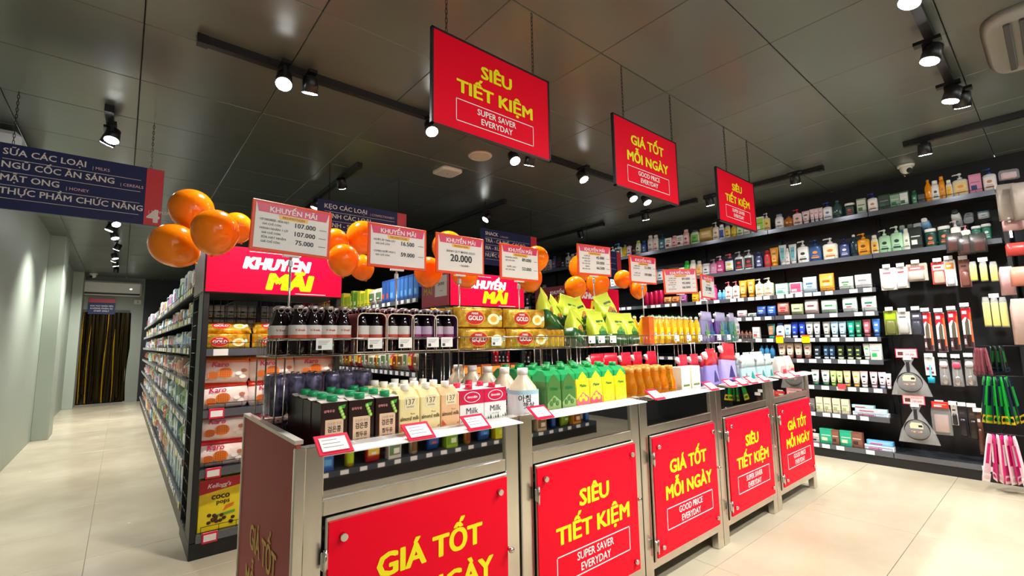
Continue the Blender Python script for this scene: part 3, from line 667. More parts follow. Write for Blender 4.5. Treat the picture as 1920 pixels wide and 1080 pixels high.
for i, (c, rz, roll, lines, lab) in enumerate(CARDS):
    Yc = 1.80 if i > 3 else 1.85; Yc = 1.90
    p = atY(c[0], c[1], Yc); w, h = .285, .195
    if i == 0: w = .29
    P = thing('promotion_card', lab, 'sign', (p.x, Yc, ZB-.004), math.radians(rz), 'promotion cards on poles'); zc = p.z-P.location.z
    TT = Matrix.Translation((0, -.012, zc)) @ Matrix.Rotation(math.radians(roll), 4, 'Y')
    f = MB().box(-w/2, w/2, -.004, .004, -h/2, h/2, OF, TT, b=.002); part('frame', f, P)
    s = MB().box(-w/2+.012, w/2-.012, -.006, -.0042, -h/2+.012, h/2-.012, TAG, TT)
    s.add([(-w/2+.014, -.0065, h/2-.012), (-w/2+.022, -.0065, h/2-.046), (w/2-.022, -.0065, h/2-.046), (w/2-.014, -.0065, h/2-.012)], [(0, 1, 2, 3)], PK, False, TT)
    s.add([(-.055, -.0066, h/2-.048), (-.05, -.0066, h/2-.064), (.05, -.0066, h/2-.064), (.055, -.0066, h/2-.048)], [(0, 1, 2, 3)], PY, False, TT)
    part('sheet', s, P)
    t = MB(); t.text('KHUYẾN MÃI', WHITE, .021, 0, h/2-.041, -.0072, .045, 1, TT, maxw=w*.7); t.text('PROMOTION', mat('a8641c', .5), .009, 0, h/2-.0605, -.0074, .03, 1.1, TT)
    if len(lines) == 1:
        t.text(lines[0][0], GREY, .011, 0, .008, -.0072, .01, 1, TT, maxw=w*.8); t.text(lines[0][1], INK, .036, 0, -.036, -.0072, .05, .95, TT); t.text('36.000', GREY, .012, .02, -.06, -.0072, .0, 1, TT); t.box(-.012, .052, -.0074, -.0071, -.055, -.0535, GREY, TT)
    else:
        n = len(lines)
        for k, (u, v) in enumerate(lines):
            z = .018-k*(.1/n)
            t.text(u, GREY, .0085, -.066, z+.002, -.0072, .03, 1, TT, maxw=.1); t.text('GIÁ CHỈ CÒN', GREY, .0075, -.076, z-.014, -.0072, .02, 1, TT, maxw=.08)
            t.text(v, INK, .0185, .045, z-.008, -.0072, .04, 1, TT); t.box(.098, .125, -.0074, -.0071, z-.004, z-.002, GREY, TT)
    part('lettering', t, P)
    g = MB().cyl((0, 0, .0), (0, 0, zc-h/2+.03), .0042, mat('c9c6c2', .25, .8), 10); part('pole', g, P)
    part('clip', MB().box(-.007, .007, -.008, .008, zc-h/2-.045, zc-h/2-.02, mat('b9b9bc', .3, .3), b=.002).box(-.03, .03, -.014, .004, zc-h/2-.008, zc-h/2+.003, mat('e9e6e2', .35), b=.001), P)
    part('foot', MB().box(-.03, .03, -.02, .02, -.0, .004, mat('b9b9bc', .3, .4), b=.001), P)

# ------------------------------------------------------------------ balloons
BAL = mat('ff8a06', .16, noise=.04, scale=3, coat=.15, spec=.4)
BL = [((359, 392), 42, 2.34, 'topmost orange balloon of the left cluster, above the aisle end', (-.3, .1)), ((404, 433), 45, 2.1, 'orange balloon in front of the left cluster', (.2, 0)), ((326, 459), 45, 2.28, 'lowest and leftmost orange balloon', (0, .9)), ((444, 425), 30, 2.42, 'orange balloon at the right of the left cluster, behind another', (0, .3)),
      ((628, 452), 27, 2.25, 'orange balloon just right of the first promotion card, half hidden', (0, 0)), ((644, 486), 32, 2.05, 'lower orange balloon between first two promotion cards', (0, 0)), ((680, 443), 33, 2.25, 'orange balloon touching the left edge of the second promotion card', (.2, 0)), ((678, 500), 26, 2.42, 'lowest orange balloon between first two promotion cards', (0, .4)),
      ((803, 508), 30, 2.15, 'orange balloon below and between the second and third promotion cards', (0, 0)), ((840, 463), 34, 2.32, 'orange balloon showing left of the third promotion card', (0, 0)), ((871, 512), 29, 2.1, 'orange balloon under the third promotion card', (0, .6)),
      ((1006, 484), 26, 2.15, 'orange balloon at the right edge of the fourth promotion card', (.2, 0)), ((992, 520), 28, 2.38, 'orange balloon below the fourth promotion card', (0, .5)),
      ((1079, 538), 23, 2.2, 'orange balloon left of the fifth promotion card pole', (0, .7)), ((1121, 532), 25, 2.2, 'orange balloon behind the fifth promotion card pole', (0, .2)), ((1090, 500), 27, 2.46, 'orange balloon behind the fifth promotion card', (0, 0)),
      ((1168, 523), 19, 2.2, 'orange balloon left of the sixth promotion card', (0, .7)), ((1197, 542), 18, 2.1, 'orange balloon under the sixth promotion card', (0, 0))]
b_ = BAL.node_tree.nodes['Principled BSDF']; b_.inputs['Subsurface Weight'].default_value = .35; b_.inputs['Subsurface Radius'].default_value = (.1, .05, .01); b_.inputs['Subsurface Scale'].default_value = .5
bm = MB(); R_ = []
for i in range(17):
    t = PI*i/16; z = -math.cos(t); rr = math.sin(t)*(1+.0*z); zz = z*1.08 if z > 0 else z*1.28; R_.append((zz, max(rr, .02)*(1 if z > 0 else 1-.10*z*z), max(rr, .02)*(1 if z > 0 else 1-.10*z*z), 2))
bm.loft(R_, BAL, 28); bme = bm.mesh('rubber_skin')
kn = MB().loft([(-1.36, .09, .09, 2), (-1.33, .05, .05, 2), (-1.27, .03, .03, 2)], BAL, 10).mesh('knot')
for (c, r, Y, lab, tl) in BL:
    p = atY(c[0], c[1], Y); d = (p-Vector((0, 0, H))).dot(fw); rad = r*d/F*.88
    o = thing('balloon', lab, 'balloon', p, 0, 'orange balloons'); o.scale = (rad, rad, rad*.93); o.rotation_euler = (tl[0], -tl[1], .3)
    link('rubber_skin', bme, o); link('knot', kn, o)

# ================================================================== SPECIAL PACKAGES
def soy():
    w, d, h = .073, .075, .222; br = mat('2b1714', .3, noise=.1); B = MB().box(-w/2, w/2, -d/2, d/2, 0, h, br, b=.0015)
    B.box(-w/2+.001, w/2-.001, -.002, .002, h, h+.006, mat('b9b2a8', .4), b=.001).add([(-w/2, -d/2, h), (w/2, -d/2, h), (w/2, 0, h+.004), (-w/2, 0, h+.004), (w/2, d/2, h), (-w/2, d/2, h)], [(0, 1, 2, 3), (3, 2, 4, 5)], mat('b9b2a8', .4))
    C = MB().cyl((0, -.016, h), (0, -.016, h+.018), .0145, mat('0f9d62', .35), 18); 
    L = MB(); y = -d/2-.0006; L.quad([(-w*.34, y, .05), (w*.34, y, .05), (w*.34, y, h-.046), (-w*.34, y, h-.046)], mat('f0cdaa', .4))
    for k in range(4): L.ball((w*.20+k*.0035, y-.0006, h-.018-.0085*k), .0058, .0012, .0062, mat('8ed14c', .4), 10, 5).ball((w*.20+k*.0035, y-.0016, h-.018-.0085*k), .003, .0006, .0034, mat('d8f08a', .4), 8, 4)
    L.add([(w*.12, y-.0003, h-.012), (w*.42, y-.0003, h-.008), (w*.38, y-.0003, h-.018), (w*.2, y-.0003, h-.02)], [(0, 1, 2, 3)], mat('3fae3a', .4))
    T = MB(); T.text('삼육두유', mat('f2a0a8', .4), .006, -w*.2, h-.026, y-.0005, .04, maxw=w*.4); T.text('검은콩', INK, .013, 0, h-.078, y-.0005, .02, maxw=w*.5); T.text('참두유', INK, .011, 0, h-.1, y-.0005, .02, maxw=w*.45); T.text('고소한 두유', mat('9a8a78', .5), .006, 0, h-.06, y-.0005, 0)
    return [('carton', B), ('cap', C), ('label', L), ('lettering', T)]
def almond(col, brk):
    w, d, h = .071, .071, .234; rx, ry = w/2, d/2
    B = MB().loft([(0, rx, ry, 14), (h*.9, rx, ry, 14), (h, rx*.93, ry*.4, 8, 0, .006)], mat(col, .4), 24, sm=False)
    C = MB().cyl((0, 0, h-.004), (0, 0, h+.018), .0135, mat('f3efe9', .35), 16)
    L = MB(); y = -ry-.0006
    L.quad([(-w*.26, y, h-.056), (w*.3, y, h-.056), (w*.3, y, h-.018), (-w*.26, y, h-.018)], mat('f3e6bd', .4)); L.add([(-w*.44, y, .03), (w*.44, y, .03), (w*.44, y, h-.11), (.0, y, h-.135), (-w*.44, y, h-.1)], [(0, 1, 2, 3, 4)], mat(brk, .5))
    T = MB(); br = mat('6a5a32', .5); T.text('137', br, .017, w*.02, h-.041, y-.0006, .0); T.text('DEGREES', br, .0045, w*.02, h-.05, y-.0006, 0); T.text('almond milk', mat('4a3c20', .5), .0125, 0, h-.088, y-.0006, .015, maxw=w*.9); T.text('Pure', br, .006, .01, h-.072, y-.0006, 0)
    return [('carton', B), ('cap', C), ('label', L), ('lettering', T)]
def milk():
    w, d, h = .097, .066, .218; B = MB().box(-w/2, w/2, -d/2, d/2, 0, h, mat('f4f3f0', .35), b=.0015)
    B.box(-w/2+.001, w/2-.001, -.002, .002, h, h+.006, mat('e9e5e0', .4))
    C = MB().cyl((w*.0, -.012, h), (w*.0, -.012, h+.017), .0125, mat('d81040', .35), 16)
    L = MB(); y = -d/2-.0006; re = mat('d8174a', .35); L.quad([(-w/2, y, h-.047), (w/2, y, h-.047), (w/2, y, h), (-w/2, y, h)], re)
    for s in (-1, 1): L.quad([(s*(w/2+.0005), -d/2, h-.047), (s*(w/2+.0005), d/2, h-.047), (s*(w/2+.0005), d/2, h), (s*(w/2+.0005), -d/2, h)], re)
    E = []; 
    for k in range(20): a = 2*PI*k/20; E.append((.033*math.cos(a), y-.0004, h-.024+.018*math.sin(a)))
    L.add(E, [tuple(range(20))], WHITE)
    E = [(p[0]*.9, y-.0007, h-.024+(p[2]-h+.024)*.87) for p in E]; L.add(E, [tuple(range(20))], re)
    for k in range(9): x = -w*.45+k*w*.11; L.add([(x-.006, y-.0003, h-.11), (x+.008, y-.0003, h-.11), (x+.001, y-.0003, h-.098+.005*(k*7 % 3))], [(0, 1, 2)], mat('3f6b4a', .5))
    L.quad([(-w/2, y-.0002, .02), (w/2, y-.0002, .02), (w/2, y-.0002, h-.107), (-w/2, y-.0002, h-.107)], mat('5c8266', .5))
    T = MB(); T.text('Milk', mat('3a3a40', .5), .021, 0, h-.078, y-.0006, 0); T.text('devondale', WHITE, .009, 0, h-.027, y-.001, .03, maxw=.04); T.text('FULL CREAM', GREY, .004, 0, h-.088, y-.0006, 0)
    return [('carton', B), ('cap', C), ('label', L), ('lettering', T)]
def rice():
    r = .056; h = .275; B = MB().loft([(0, r*.9, r*.9, 3), (.01, r, r, 3), (.18, r, r, 3), (.205, r*.88, r*.88, 2.4), (.245, r*.36, r*.36, 2), (.26, r*.33, r*.33, 2)], mat('e9d9ba', .25, coat=.4), 24)
    C = MB().cyl((0, 0, .25), (0, 0, h), r*.37, mat('f2ece4', .4), 18)
    L = MB(); L.loft([(.06, r*1.012, r*1.012, 3), (.19, r*1.012, r*1.012, 3)], mat('edf3f4', .35), 24, cap=False)
    L.loft([(.18, r*1.02, r*1.02, 3), (.195, r*1.012, r*1.012, 3)], mat('a9cfe0', .35), 24, cap=False)
    T = MB(); f = lambda X: se(r, r, 3, X)-.0016; T.text('아침', INK, .021, -.016, .155, 0, .01, wrap=f); T.text('햇살', INK, .019, .0, .13, 0, .01, wrap=f)
    for k in range(5): T.ball((-.02+k*.01, -r-.0012, .11), .0025, .0006, .004, mat('d8c8a0', .5), 6, 4)
    return [('body', B), ('cap', C), ('label', L), ('lettering', T)]
def juice(a, b, word='Malee'):
    w, d, h = .083, .083, .262; rx = w/2; B = MB().loft([(0, rx, rx, 14), (h*.84, rx, rx, 14)], mat(a, .35), 24, sm=False).loft([(h*.84, rx, rx, 14), (h*.93, rx, rx*.97, 12), (h, rx*.9, rx*.45, 6)], mat('1fa35a', .35), 24, sm=False)
    C = MB().cyl((0, 0, h-.002), (0, 0, h+.017), .016, mat('109850', .35), 16)
    L = MB(); y = -rx-.0008
    L.add([(-w*.46, y, .004), (w*.46, y, .004), (w*.46, y, h-.075), (w*.3, y, h-.035), (0, y, h-.012), (-w*.3, y, h-.035), (-w*.46, y, h-.075)], [(0, 1, 2, 3, 4, 5, 6)], mat(a, .35))
    L.add([(-w*.46, y-.0004, .004), (w*.46, y-.0004, .004), (w*.46, y-.0004, h-.12), (0, y-.0004, h-.095), (-w*.46, y-.0004, h-.125)], [(0, 1, 2, 3, 4)], mat(b, .35))
    for k in range(3): L.ball((-w*.2+k*w*.2, y-.0006, h-.125+.012*(k % 2)), .011, .0012, .011, mat(a, .35), 10, 4)
    T = MB().text(word, mat('0d7a3a', .4), .013, 0, h-.075, y-.0012, .04, shear=.2)
    return [('carton', B), ('cap', C), ('label', L), ('lettering', T)]
def amber():
    w, h = .066, .243; r = w/2; m = mat('f0a418', .06, trans=.75, noise=.2, scale=18)
    B = MB().loft([(0, r*.85, r*.85, 2), (.006, r, r, 2), (.12, r, r, 2), (.126, r*.93, r*.93, 2), (.132, r, r, 2), (.16, r, r, 2), (.19, r*.72, r*.72, 2), (.212, r*.6, r*.6, 2), (.226, r*.62, r*.62, 2)], m, 18)
    C = MB().cyl((0, 0, .222), (0, 0, h), r*.64, mat('d88a2c', .35), 16)
    L = MB(); patch(L, r, r, 2, .085, .112, .7, mat('f0d890', .4), .0012)
    return [('body', B), ('cap', C), ('label', L)]
def darkb(lab='d9d5d2', ink='d0563c'):
    """dark juice bottle with a ring-pull crown"""
    h = .166; r = .029; B = MB().loft([(0, r*.9, r*.9, 2), (.006, r, r, 2), (.095, r, r, 2), (.12, r*.72, r*.72, 2), (.14, r*.52, r*.52, 2), (.156, r*.48, r*.48, 2)], mat('14050a', .05, noise=0, spec=.35), 18)
    C = MB().loft([(.153, r*.56, r*.56, 2), (.164, r*.54, r*.54, 2), (h, r*.4, r*.4, 2)], mat('b9aeb0', .3, .7), 14)
    pts = [(.009*math.cos(t*PI/5), -r*.58-.001, .150+.009*math.sin(t*PI/5)) for t in range(10)]
    C2 = MB().path(pts, .0013, mat('cfc9c6', .25, .8), 5, True)
    L = MB(); L.loft([(.047, r*1.015, r*1.015, 2), (.098, r*1.015, r*1.015, 2)], mat(lab, .4), 18, cap=False); L.loft([(.05, r*1.03, r*1.03, 2), (.066, r*1.03, r*1.03, 2)], mat(ink, .4), 18, cap=False)
    T = MB().text('V-fresh', mat(ink, .4), .008, 0, .078, 0, .04, wrap=lambda X: se(r, r, 2, X)-.0012)
    return [('body', B), ('crown_cap', C), ('ring_pull', C2), ('label', L), ('lettering', T)]
def twin(lab, ink, sleeve):
    """two dark bottles in an open-fronted card sleeve"""
    w, d, h = .112, .125, .145; S = MB(); ms = mat(sleeve, .45); r = .022; t = .0015
    out = [(-w/2, 0), (w/2, 0)]
    for k in range(7): a = k*PI/12; out.append((w/2-r+r*math.cos(a), h-r+r*math.sin(a)))
    for k in range(7): a = PI/2+k*PI/12; out.append((-w/2+r+r*math.cos(a), h-r+r*math.sin(a)))
    n = len(out)
    for s, sc in ((1, 1.), (-1, .975)):
        vs = [(x*sc, y, (z-h/2)*sc+h/2) for y in (-d/2, d/2) for x, z in out]
        S.add(vs, [((k, (k+1) % n, (k+1) % n+n, k+n) if s > 0 else (k+n, (k+1) % n+n, (k+1) % n, k)) for k in range(n)], ms, True)
    vs = [(x*sc, -d/2, (z-h/2)*sc+h/2) for sc in (1., .95) for x, z in out]
    S.add(vs, [(k, (k+1) % n, (k+1) % n+n, k+n) for k in range(n)], mat('d8c8b0', .4))
    R = [('card_sleeve', S)]
    bb = darkb(lab, ink)
    for nm, mb in bb[:1]+bb[3:4]:
        N = MB()
        for dx in (-.0265, .0265):
            for dy in (-.03, .03): N.add(mb.v, [], None) if 0 else None
            for dy in (-.03, .03):
                o = len(N.v); N.v += [(v[0]*.9+dx, v[1]*.9+dy, v[2]) for v in mb.v]
                for f, mi, sm in zip(mb.f, mb.mi, mb.sm): N.face([q+o for q in f], mb.m[mi], sm)
        R.append((nm, N))
    cp = MB()
    for dx in (-.0265, .0265):
        for dy in (-.03, .03):
            for src in bb[1:3]:
                o = len(cp.v); mb = src[1]; cp.v += [(v[0]+dx, v[1]+dy, v[2]+.002) for v in mb.v]
                for f, mi, sm in zip(mb.f, mb.mi, mb.sm): cp.face([q+o for q in f], mb.m[mi], sm)
    R.append(('crown_caps', cp)); return R
def goldp(w=.175, h=.082, d=.05):
    """gold biscuit pack, horizontal, crimped at both ends"""
    m = foil('c8860e', 'ffcf4a', .22, .45, 26., .4); rx, rz = w/2, h/2
    B = MB(); T = Matrix.Translation((0, 0, rz)) @ Matrix.Rotation(PI/2, 4, 'Y')
    B.loft([(-rx, rz*.98, .003, 6), (-rx*.93, rz*.94, .006, 6), (-rx*.88, rz*.96, d*.46, 6), (rx*.88, rz*.96, d*.46, 6), (rx*.93, rz*.94, .006, 6), (rx, rz*.98, .003, 6)], m, 16, T)
    L = MB(); y = -d*.46-.001
    def ell(cx, cz, a, b, mm, e=0): L.add([(cx+a*math.cos(k*PI/10), y-e, cz+b*math.sin(k*PI/10)) for k in range(20)], [tuple(range(20))], mm)
    ell(-w*.13, h*.48, w*.2, h*.36, mat('f29a3a', .35)); ell(-w*.14, h*.48, w*.185, h*.32, mat('d0201c', .35), .0004)
    ell(w*.25, h*.42, w*.13, h*.27, mat('fff3c4', .35)); ell(w*.25, h*.42, w*.07, h*.15, mat('f4b63c', .35), .0004)
    ell(w*.40, h*.5, w*.035, h*.13, mat('dfe8d8', .35), .0003)
    T2 = MB(); T2.text('GOLD', WHITE, h*.22, -w*.13, h*.36, y-.0012, .06, maxw=w*.32); T2.text('MARIE', WHITE, h*.1, -w*.14, h*.63, y-.0012, .04); T2.text('Roma', WHITE, h*.06, -w*.36, h*.82, y-.0012, .02)
    return [('wrapper', B), ('label', L), ('lettering', T2)]
def karo(top='e83c1c'):
    w, h, d = .25, .148, .085; rx, ry = w/2, d/2; m = mat('fbe6dc', .25, bump=.7, scale=20, noise=.05)
    B = MB().loft([(0, rx*.88, .004, 5), (h*.06, rx*.92, ry*.45, 3), (h*.2, rx*.99, ry*.85, 2.6), (h*.45, rx, ry, 2.4), (h*.7, rx*.97, ry*.8, 2.5), (h*.88, rx*.93, ry*.35, 3), (h*.92, rx*.95, .007, 5), (h, rx*.97, .003, 6)], m, 28)
    K = MB().loft([(h*.76, rx*.975, ry*.69, 2.6), (h*.88, rx*.935, ry*.38, 3), (h*.92, rx*.96, .009, 5), (h*1.004, rx*.98, .005, 6)], mat(top, .28, bump=.7, scale=20), 28)
    L = MB(); wf = mat('ea7a18', .5)
    yy = lambda X: se(rx, ry, 2.4, X)-.002
    for cx, cz, s in ((-.005, h*.36, .036), (-.062, h*.27, .026)):
        y = yy(cx)-.002
        L.add([(cx+s*math.cos(k*PI/6), y, cz+s*.8*math.sin(k*PI/6)) for k in range(12)], [tuple(range(12))], wf)
        for k in range(-2, 3):
            L.box(cx-s*.75, cx+s*.75, y-.0008, y-.0002, cz+k*s*.28-.001, cz+k*s*.28+.001, mat('b4520c', .5)); L.box(cx+k*s*.3-.001, cx+k*s*.3+.001, y-.0008, y-.0002, cz-s*.6, cz+s*.6, mat('b4520c', .5))
    for cx, cz in ((.062, h*.34), (.082, h*.22), (.088, h*.45)):
        L.add([(cx+.017*math.cos(k*PI/4), yy(cx)-.001, cz+.011*math.sin(k*PI/4)) for k in range(8)], [tuple(range(8))], mat('c8785c' if cz > h*.4 else 'fff6ee', .4))
    T = MB().text('Karo', mat('d8205c', .4), h*.2, -.03, h*.59, -ry, .05, shear=.15, wrap=lambda X: yy(X)+.001)
    return [('bag', B), ('top_band', K), ('label', L), ('lettering', T)]
def cocobox():
    w, h, d = .2, .265, .06; B = MB().box(-w/2, w/2, -d/2, d/2, 0, h, mat('fbe21c', .35), b=.002); y = -d/2-.0008
    L = MB().add([(-w/2, y, h*.72), (w/2, y, h*.82), (w/2, y, h*.995), (-w/2, y, h*.995)], [(0, 1, 2, 3)], mat('c81430', .35))
    for k in range(14):
        a = random.uniform(-.4, .4)*w; L.ball((a, y-.001, h*.08+random.uniform(0, .04)+(.02 if abs(a) < .05 else 0)), .011, .002, .009, mat('4a2410', .5), 8, 5)
    L.add([(-.02, y-.0015, h*.24), (.07, y-.0015, h*.28), (.07, y-.0015, h*.33), (-.02, y-.0015, h*.29)], [(0, 1, 2, 3)], mat('5aa83a', .4))
    L.add([(w*.06, y-.0008, h*.34), (w*.3, y-.0008, h*.42), (w*.33, y-.0008, h*.48), (w*.12, y-.0008, h*.44)], [(0, 1, 2, 3)], mat('ef7a20', .4))
    T = MB(); T.text("Kellogg's", WHITE, h*.085, -.01, h*.83, y-.0012, .03, shear=.3); br = mat('3f1c10', .4); T.text('coco', br, h*.12, 0, h*.6, y-.0012, .06); T.text('pops', br, h*.09, .012, h*.50, y-.0012, .05)
    return [('carton', B), ('label', L), ('lettering', T)]
def greenbag(var=0):
    w, h, d = .13, .19, .08; rx, ry = w/2, d/2; m = mat('d6e448', .3, noise=.12, bump=.6, scale=9); 
    B = MB().loft([(0, rx*.85, ry*.85, 5), (.01, rx*.95, ry, 5), (h*.5, rx, ry*.9, 4), (h*.75, rx*.97, ry*.5, 4), (h*.86, rx*.97, .006, 5), (h, rx, .003, 5)], m, 24)
    G = MB().loft([(-.001, rx*.86, ry*.87, 5), (.01, rx*.965, ry*1.02, 5), (h*.3, rx*.985, ry*1.0, 4.4)], mat('1f5a2a', .35, noise=.1), 24)
    L = MB(); y = -ry*1.03; L.add([(-rx*.4, y-.001, h*.28), (rx*.6, y-.001, h*.28), (rx*.55, y+.018, h*.72), (-rx*.35, y+.018, h*.72)], [(0, 1, 2, 3)], mat('1b6a2c' if var else '2a4a20', .4))
    hue = ['c87838', '6aa83a'][var]
    for k in range(3): L.ball((-rx*.1+k*.016, y+.004, h*(.42+.07*(k % 2))), .013, .003, .011, mat(hue, .4), 10, 5)
    T = MB().text('deep', mat('d6e83a', .4), h*.09, rx*.1, h*.6, y+.0, .04); T.text('GREEN FOOD', WHITE, h*.05, 0, h*.12, y-.004, .03, maxw=w*.6)
    return [('bag', B), ('bottom_band', G), ('label', L), ('lettering', T)]
def soap():
    w, h, d = .05, .185, .036; rx, ry = w/2, d/2
    B = MB().loft([(0, rx*.9, ry*.9, 3), (.006, rx, ry, 3), (.1, rx, ry, 3), (.135, rx*.9, ry*.9, 2.4), (.16, rx*.4, ry*.5, 2), (.168, rx*.38, ry*.5, 2)], mat('f0c010', .12, noise=.12, coat=.5), 20)
    C = MB().cyl((0, 0, .163), (0, 0, .178), .011, mat('e6e6da', .35), 12).cyl((0, 0, .178), (0, 0, h), .006, mat('2f9a48', .35), 10)
    L = MB(); patch(L, rx, ry, 3, .03, .105, .78, mat('fbe53c', .35), .001); y = -ry-.0018
    L.add([(.014*math.cos(k*PI/8), y, .062+.013*math.sin(k*PI/8)) for k in range(16)], [tuple(range(16))], mat('2a3550', .35)); L.add([(.011*math.cos(k*PI/8), y-.0004, .062+.010*math.sin(k*PI/8)) for k in range(16)], [tuple(range(16))], mat('f4f6f2', .35))
    T = MB().text('C', mat('2a3550', .35), .012, 0, .056, y-.0009, .05)
    return [('body', B), ('cap', C), ('label', L), ('lettering', T)]
def hangcard(w, h, d, body, lab, ink, cap):
    """carded article on a peg: hole at the top, pack below (origin at the hole)"""
    B = MB().box(-w/2, w/2, -.0015, .0015, -h, .015, mat(body, .35), b=.001); y = -.0022
    L = MB().box(-w*.4, w*.4, y-.0005, y, -h*.3, -.005, mat(lab, .35)).box(-w*.3, w*.2, y-.0009, y-.0005, -h*.2, -h*.12, mat(ink, .35))
    G = MB().loft([(-h*.97, w*.32, d*.3, 3, 0, -d*.4), (-h*.9, w*.4, d*.5, 3, 0, -d*.5), (-h*.45, w*.36, d*.5, 3, 0, -d*.5), (-h*.36, w*.28, d*.3, 3, 0, -d*.4)], mat(cap, .3, noise=.15), 14)
    return [('backing_card', B), ('print', L), ('article', G)]
def knife():
    w, h = .052, .30; B = MB().box(-w/2, w/2, -.001, .001, -h, .012, mat('eceae8', .3), b=.0005); y = -.0018
    L = MB().add([(-w/2, y, -h*.30), (-w*.1, y, -h*.2), (w/2, y, -h*.32), (w/2, y, .008), (-w/2, y, .008)], [(0, 1, 2, 3, 4)], mat('dc1c2c', .35)).box(w*.34, w*.49, y-.0004, y, -h*.85, -h*.1, mat('f2641c', .35)).box(-w*.4, w*.1, y-.0006, y, -h*.13, -h*.04, mat('f3d6e0', .35)).box(-w/2, w*.49, y, y+.0006, -h*.995, -h*.66, mat('4a2830', .4))
    K = MB().add([(-w*.25, -.005, -h*.66), (w*.22, -.005, -h*.66), (w*.22, -.005, -h*.3), (w*.08, -.005, -h*.2), (-w*.2, -.005, -h*.36), (-w*.25, -.002, -h*.66), (w*.22, -.002, -h*.66), (w*.22, -.002, -h*.3), (w*.08, -.002, -h*.2), (-w*.2, -.002, -h*.36)], [(4, 3, 2, 1, 0), (5, 6, 7, 8, 9), (0, 1, 6, 5), (1, 2, 7, 6), (2, 3, 8, 7), (3, 4, 9, 8), (4, 0, 5, 9)], mat('8d8674', .25, .7))
    Hn = MB().box(-w*.1, w*.2, -.014, -.003, -h*.95, -h*.66, mat('17130f', .4), b=.004)
    T = MB().text('ZEBRA', WHITE, .011, 0, 0, 0, .04, T=Matrix.Translation((-w*.26, -.004, -h*.84)) @ Matrix.Rotation(-PI/2, 4, 'Y'))
    return [('backing_card', B), ('print', L), ('blade', K), ('handle', Hn), ('lettering', T)]
def sponge():
    w, h, d = .038, .115, .035; B = MB().box(-w/2, w/2, -d, -d*.45, -h, -.012, mat('c8c040', .85, noise=.2, scale=90), b=.004).box(-w/2, w/2, -d*.45, 0, -h, -.012, mat('4a8a4a', .9), b=.003)
    C = MB().loft([(-h-.004, w*.54, d*.56, 5, 0, -d*.5), (-.01, w*.54, d*.56, 5, 0, -d*.5), (.012, w*.4, .003, 5, 0, -d*.3)], CLEAR, 16)
    return [('sponge', B), ('clear_bag', C)]
def panbag():
    """frying pan hanging in a clear bag, handle up"""
    P_ = MB(); T = Matrix.Translation((0, 0, -.165)) @ Matrix.Rotation(PI/2, 4, 'X'); bk = mat('1d1c1e', .3, .2)
    P_.loft([(0, .05, .05, 2), (.004, .062, .062, 2), (.03, .082, .082, 2), (.032, .080, .080, 2), (.006, .058, .058, 2), (.005, .001, .001, 2)], bk, 28, T)
    Hn = MB().box(-.011, .011, -.03, -.016, -.09, .0, mat('26252a', .4), b=.004)
    L = MB().add([(-.04, -.036, -.155), (.04, -.036, -.155), (.042, -.036, -.125), (.03, -.036, -.108), (-.03, -.036, -.108), (-.042, -.036, -.125)], [(0, 1, 2, 3, 4, 5)], mat('d8cfa8', .4)).box(.012, .036, -.0368, -.0362, -.142, -.126, INK)
    for k in range(5): L.ball((-.03+k*.014, -.036, -.178-.004*(k % 2)), .009, .002, .007, mat(['b04828', 'd8a048', '7a2818'][k % 3], .5), 8, 5)
    C = MB().loft([(-.275, .13, .010, 3), (-.255, .125, .022, 3), (-.18, .105, .042, 2.5), (-.09, .06, .03, 2.5), (-.02, .02, .014, 2), (.0, .028, .012, 2), (.025, .04, .006, 2)], CLEAR, 22, cap=False)
    return [('pan', P_), ('handle', Hn), ('label', L), ('clear_bag', C)]
def spoon(head='d9c0c4'):
    B = MB().cyl((0, -.006, -.09), (0, -.006, -.01), .004, mat('c9c6be', .2, .9), 8).ball((0, -.006, -.115), .019, .008, .026, mat('c9c6be', .15, .95), 16, 10)
    L = MB().loft([(-.045, .016, .002, 2, 0, -.014), (-.03, .022, .002, 2, 0, -.014), (-.012, .016, .002, 2, 0, -.014)], mat(head, .4), 16)
    C = MB().loft([(-.145, .028, .014, 3), (-.09, .027, .014, 3), (0, .022, .004, 4)], CLEAR, 14)
    return [('spoon', B), ('tag', L), ('clear_bag', C)]
def scoop():
    B = MB().loft([(-.13, .019, .012, 3, 0, -.012), (-.10, .021, .012, 3, 0, -.012), (-.098, .006, .004, 3, 0, -.012), (-.03, .005, .004, 3, 0, -.012)], mat('18a4cc', .35), 14)
    C = MB().box(-.028, .028, -.006, -.003, -.09, .012, mat('e9eee8', .4), b=.0006).box(-.02, .01, -.0066, -.006, -.06, -.045, mat('c03040', .4)).box(-.005, .018, -.0066, -.006, -.08, -.068, mat('b02838', .4))
    return [('scoop', B), ('backing_card', C)]
def packet(c1, c2, c3, w=.055, h=.17):
    m1, m2, m3 = mat(c1, .25), mat(c2, .25), mat(c3, .3); B = MB()
    B.loft([(-h, w*.5, .0015, 5), (-h*.9, w*.5, .006, 4), (-h*.12, w*.36, .006, 4), (0, w*.3, .001, 5)], m1, 12)
    L = MB().add([(-w*.35, -.0065, -h*.62), (w*.1, -.0065, -h*.62), (w*.1, -.0065, -h*.2), (-w*.3, -.0065, -h*.2)], [(0, 1, 2, 3)], m2).add([(-w*.5, -.003, -h*.99), (w*.5, -.003, -h*.99), (w*.48, -.0068, -h*.82), (-w*.48, -.0068, -h*.82)], [(0, 1, 2, 3)], m3)
    return [('wrapper', B), ('print', L)]
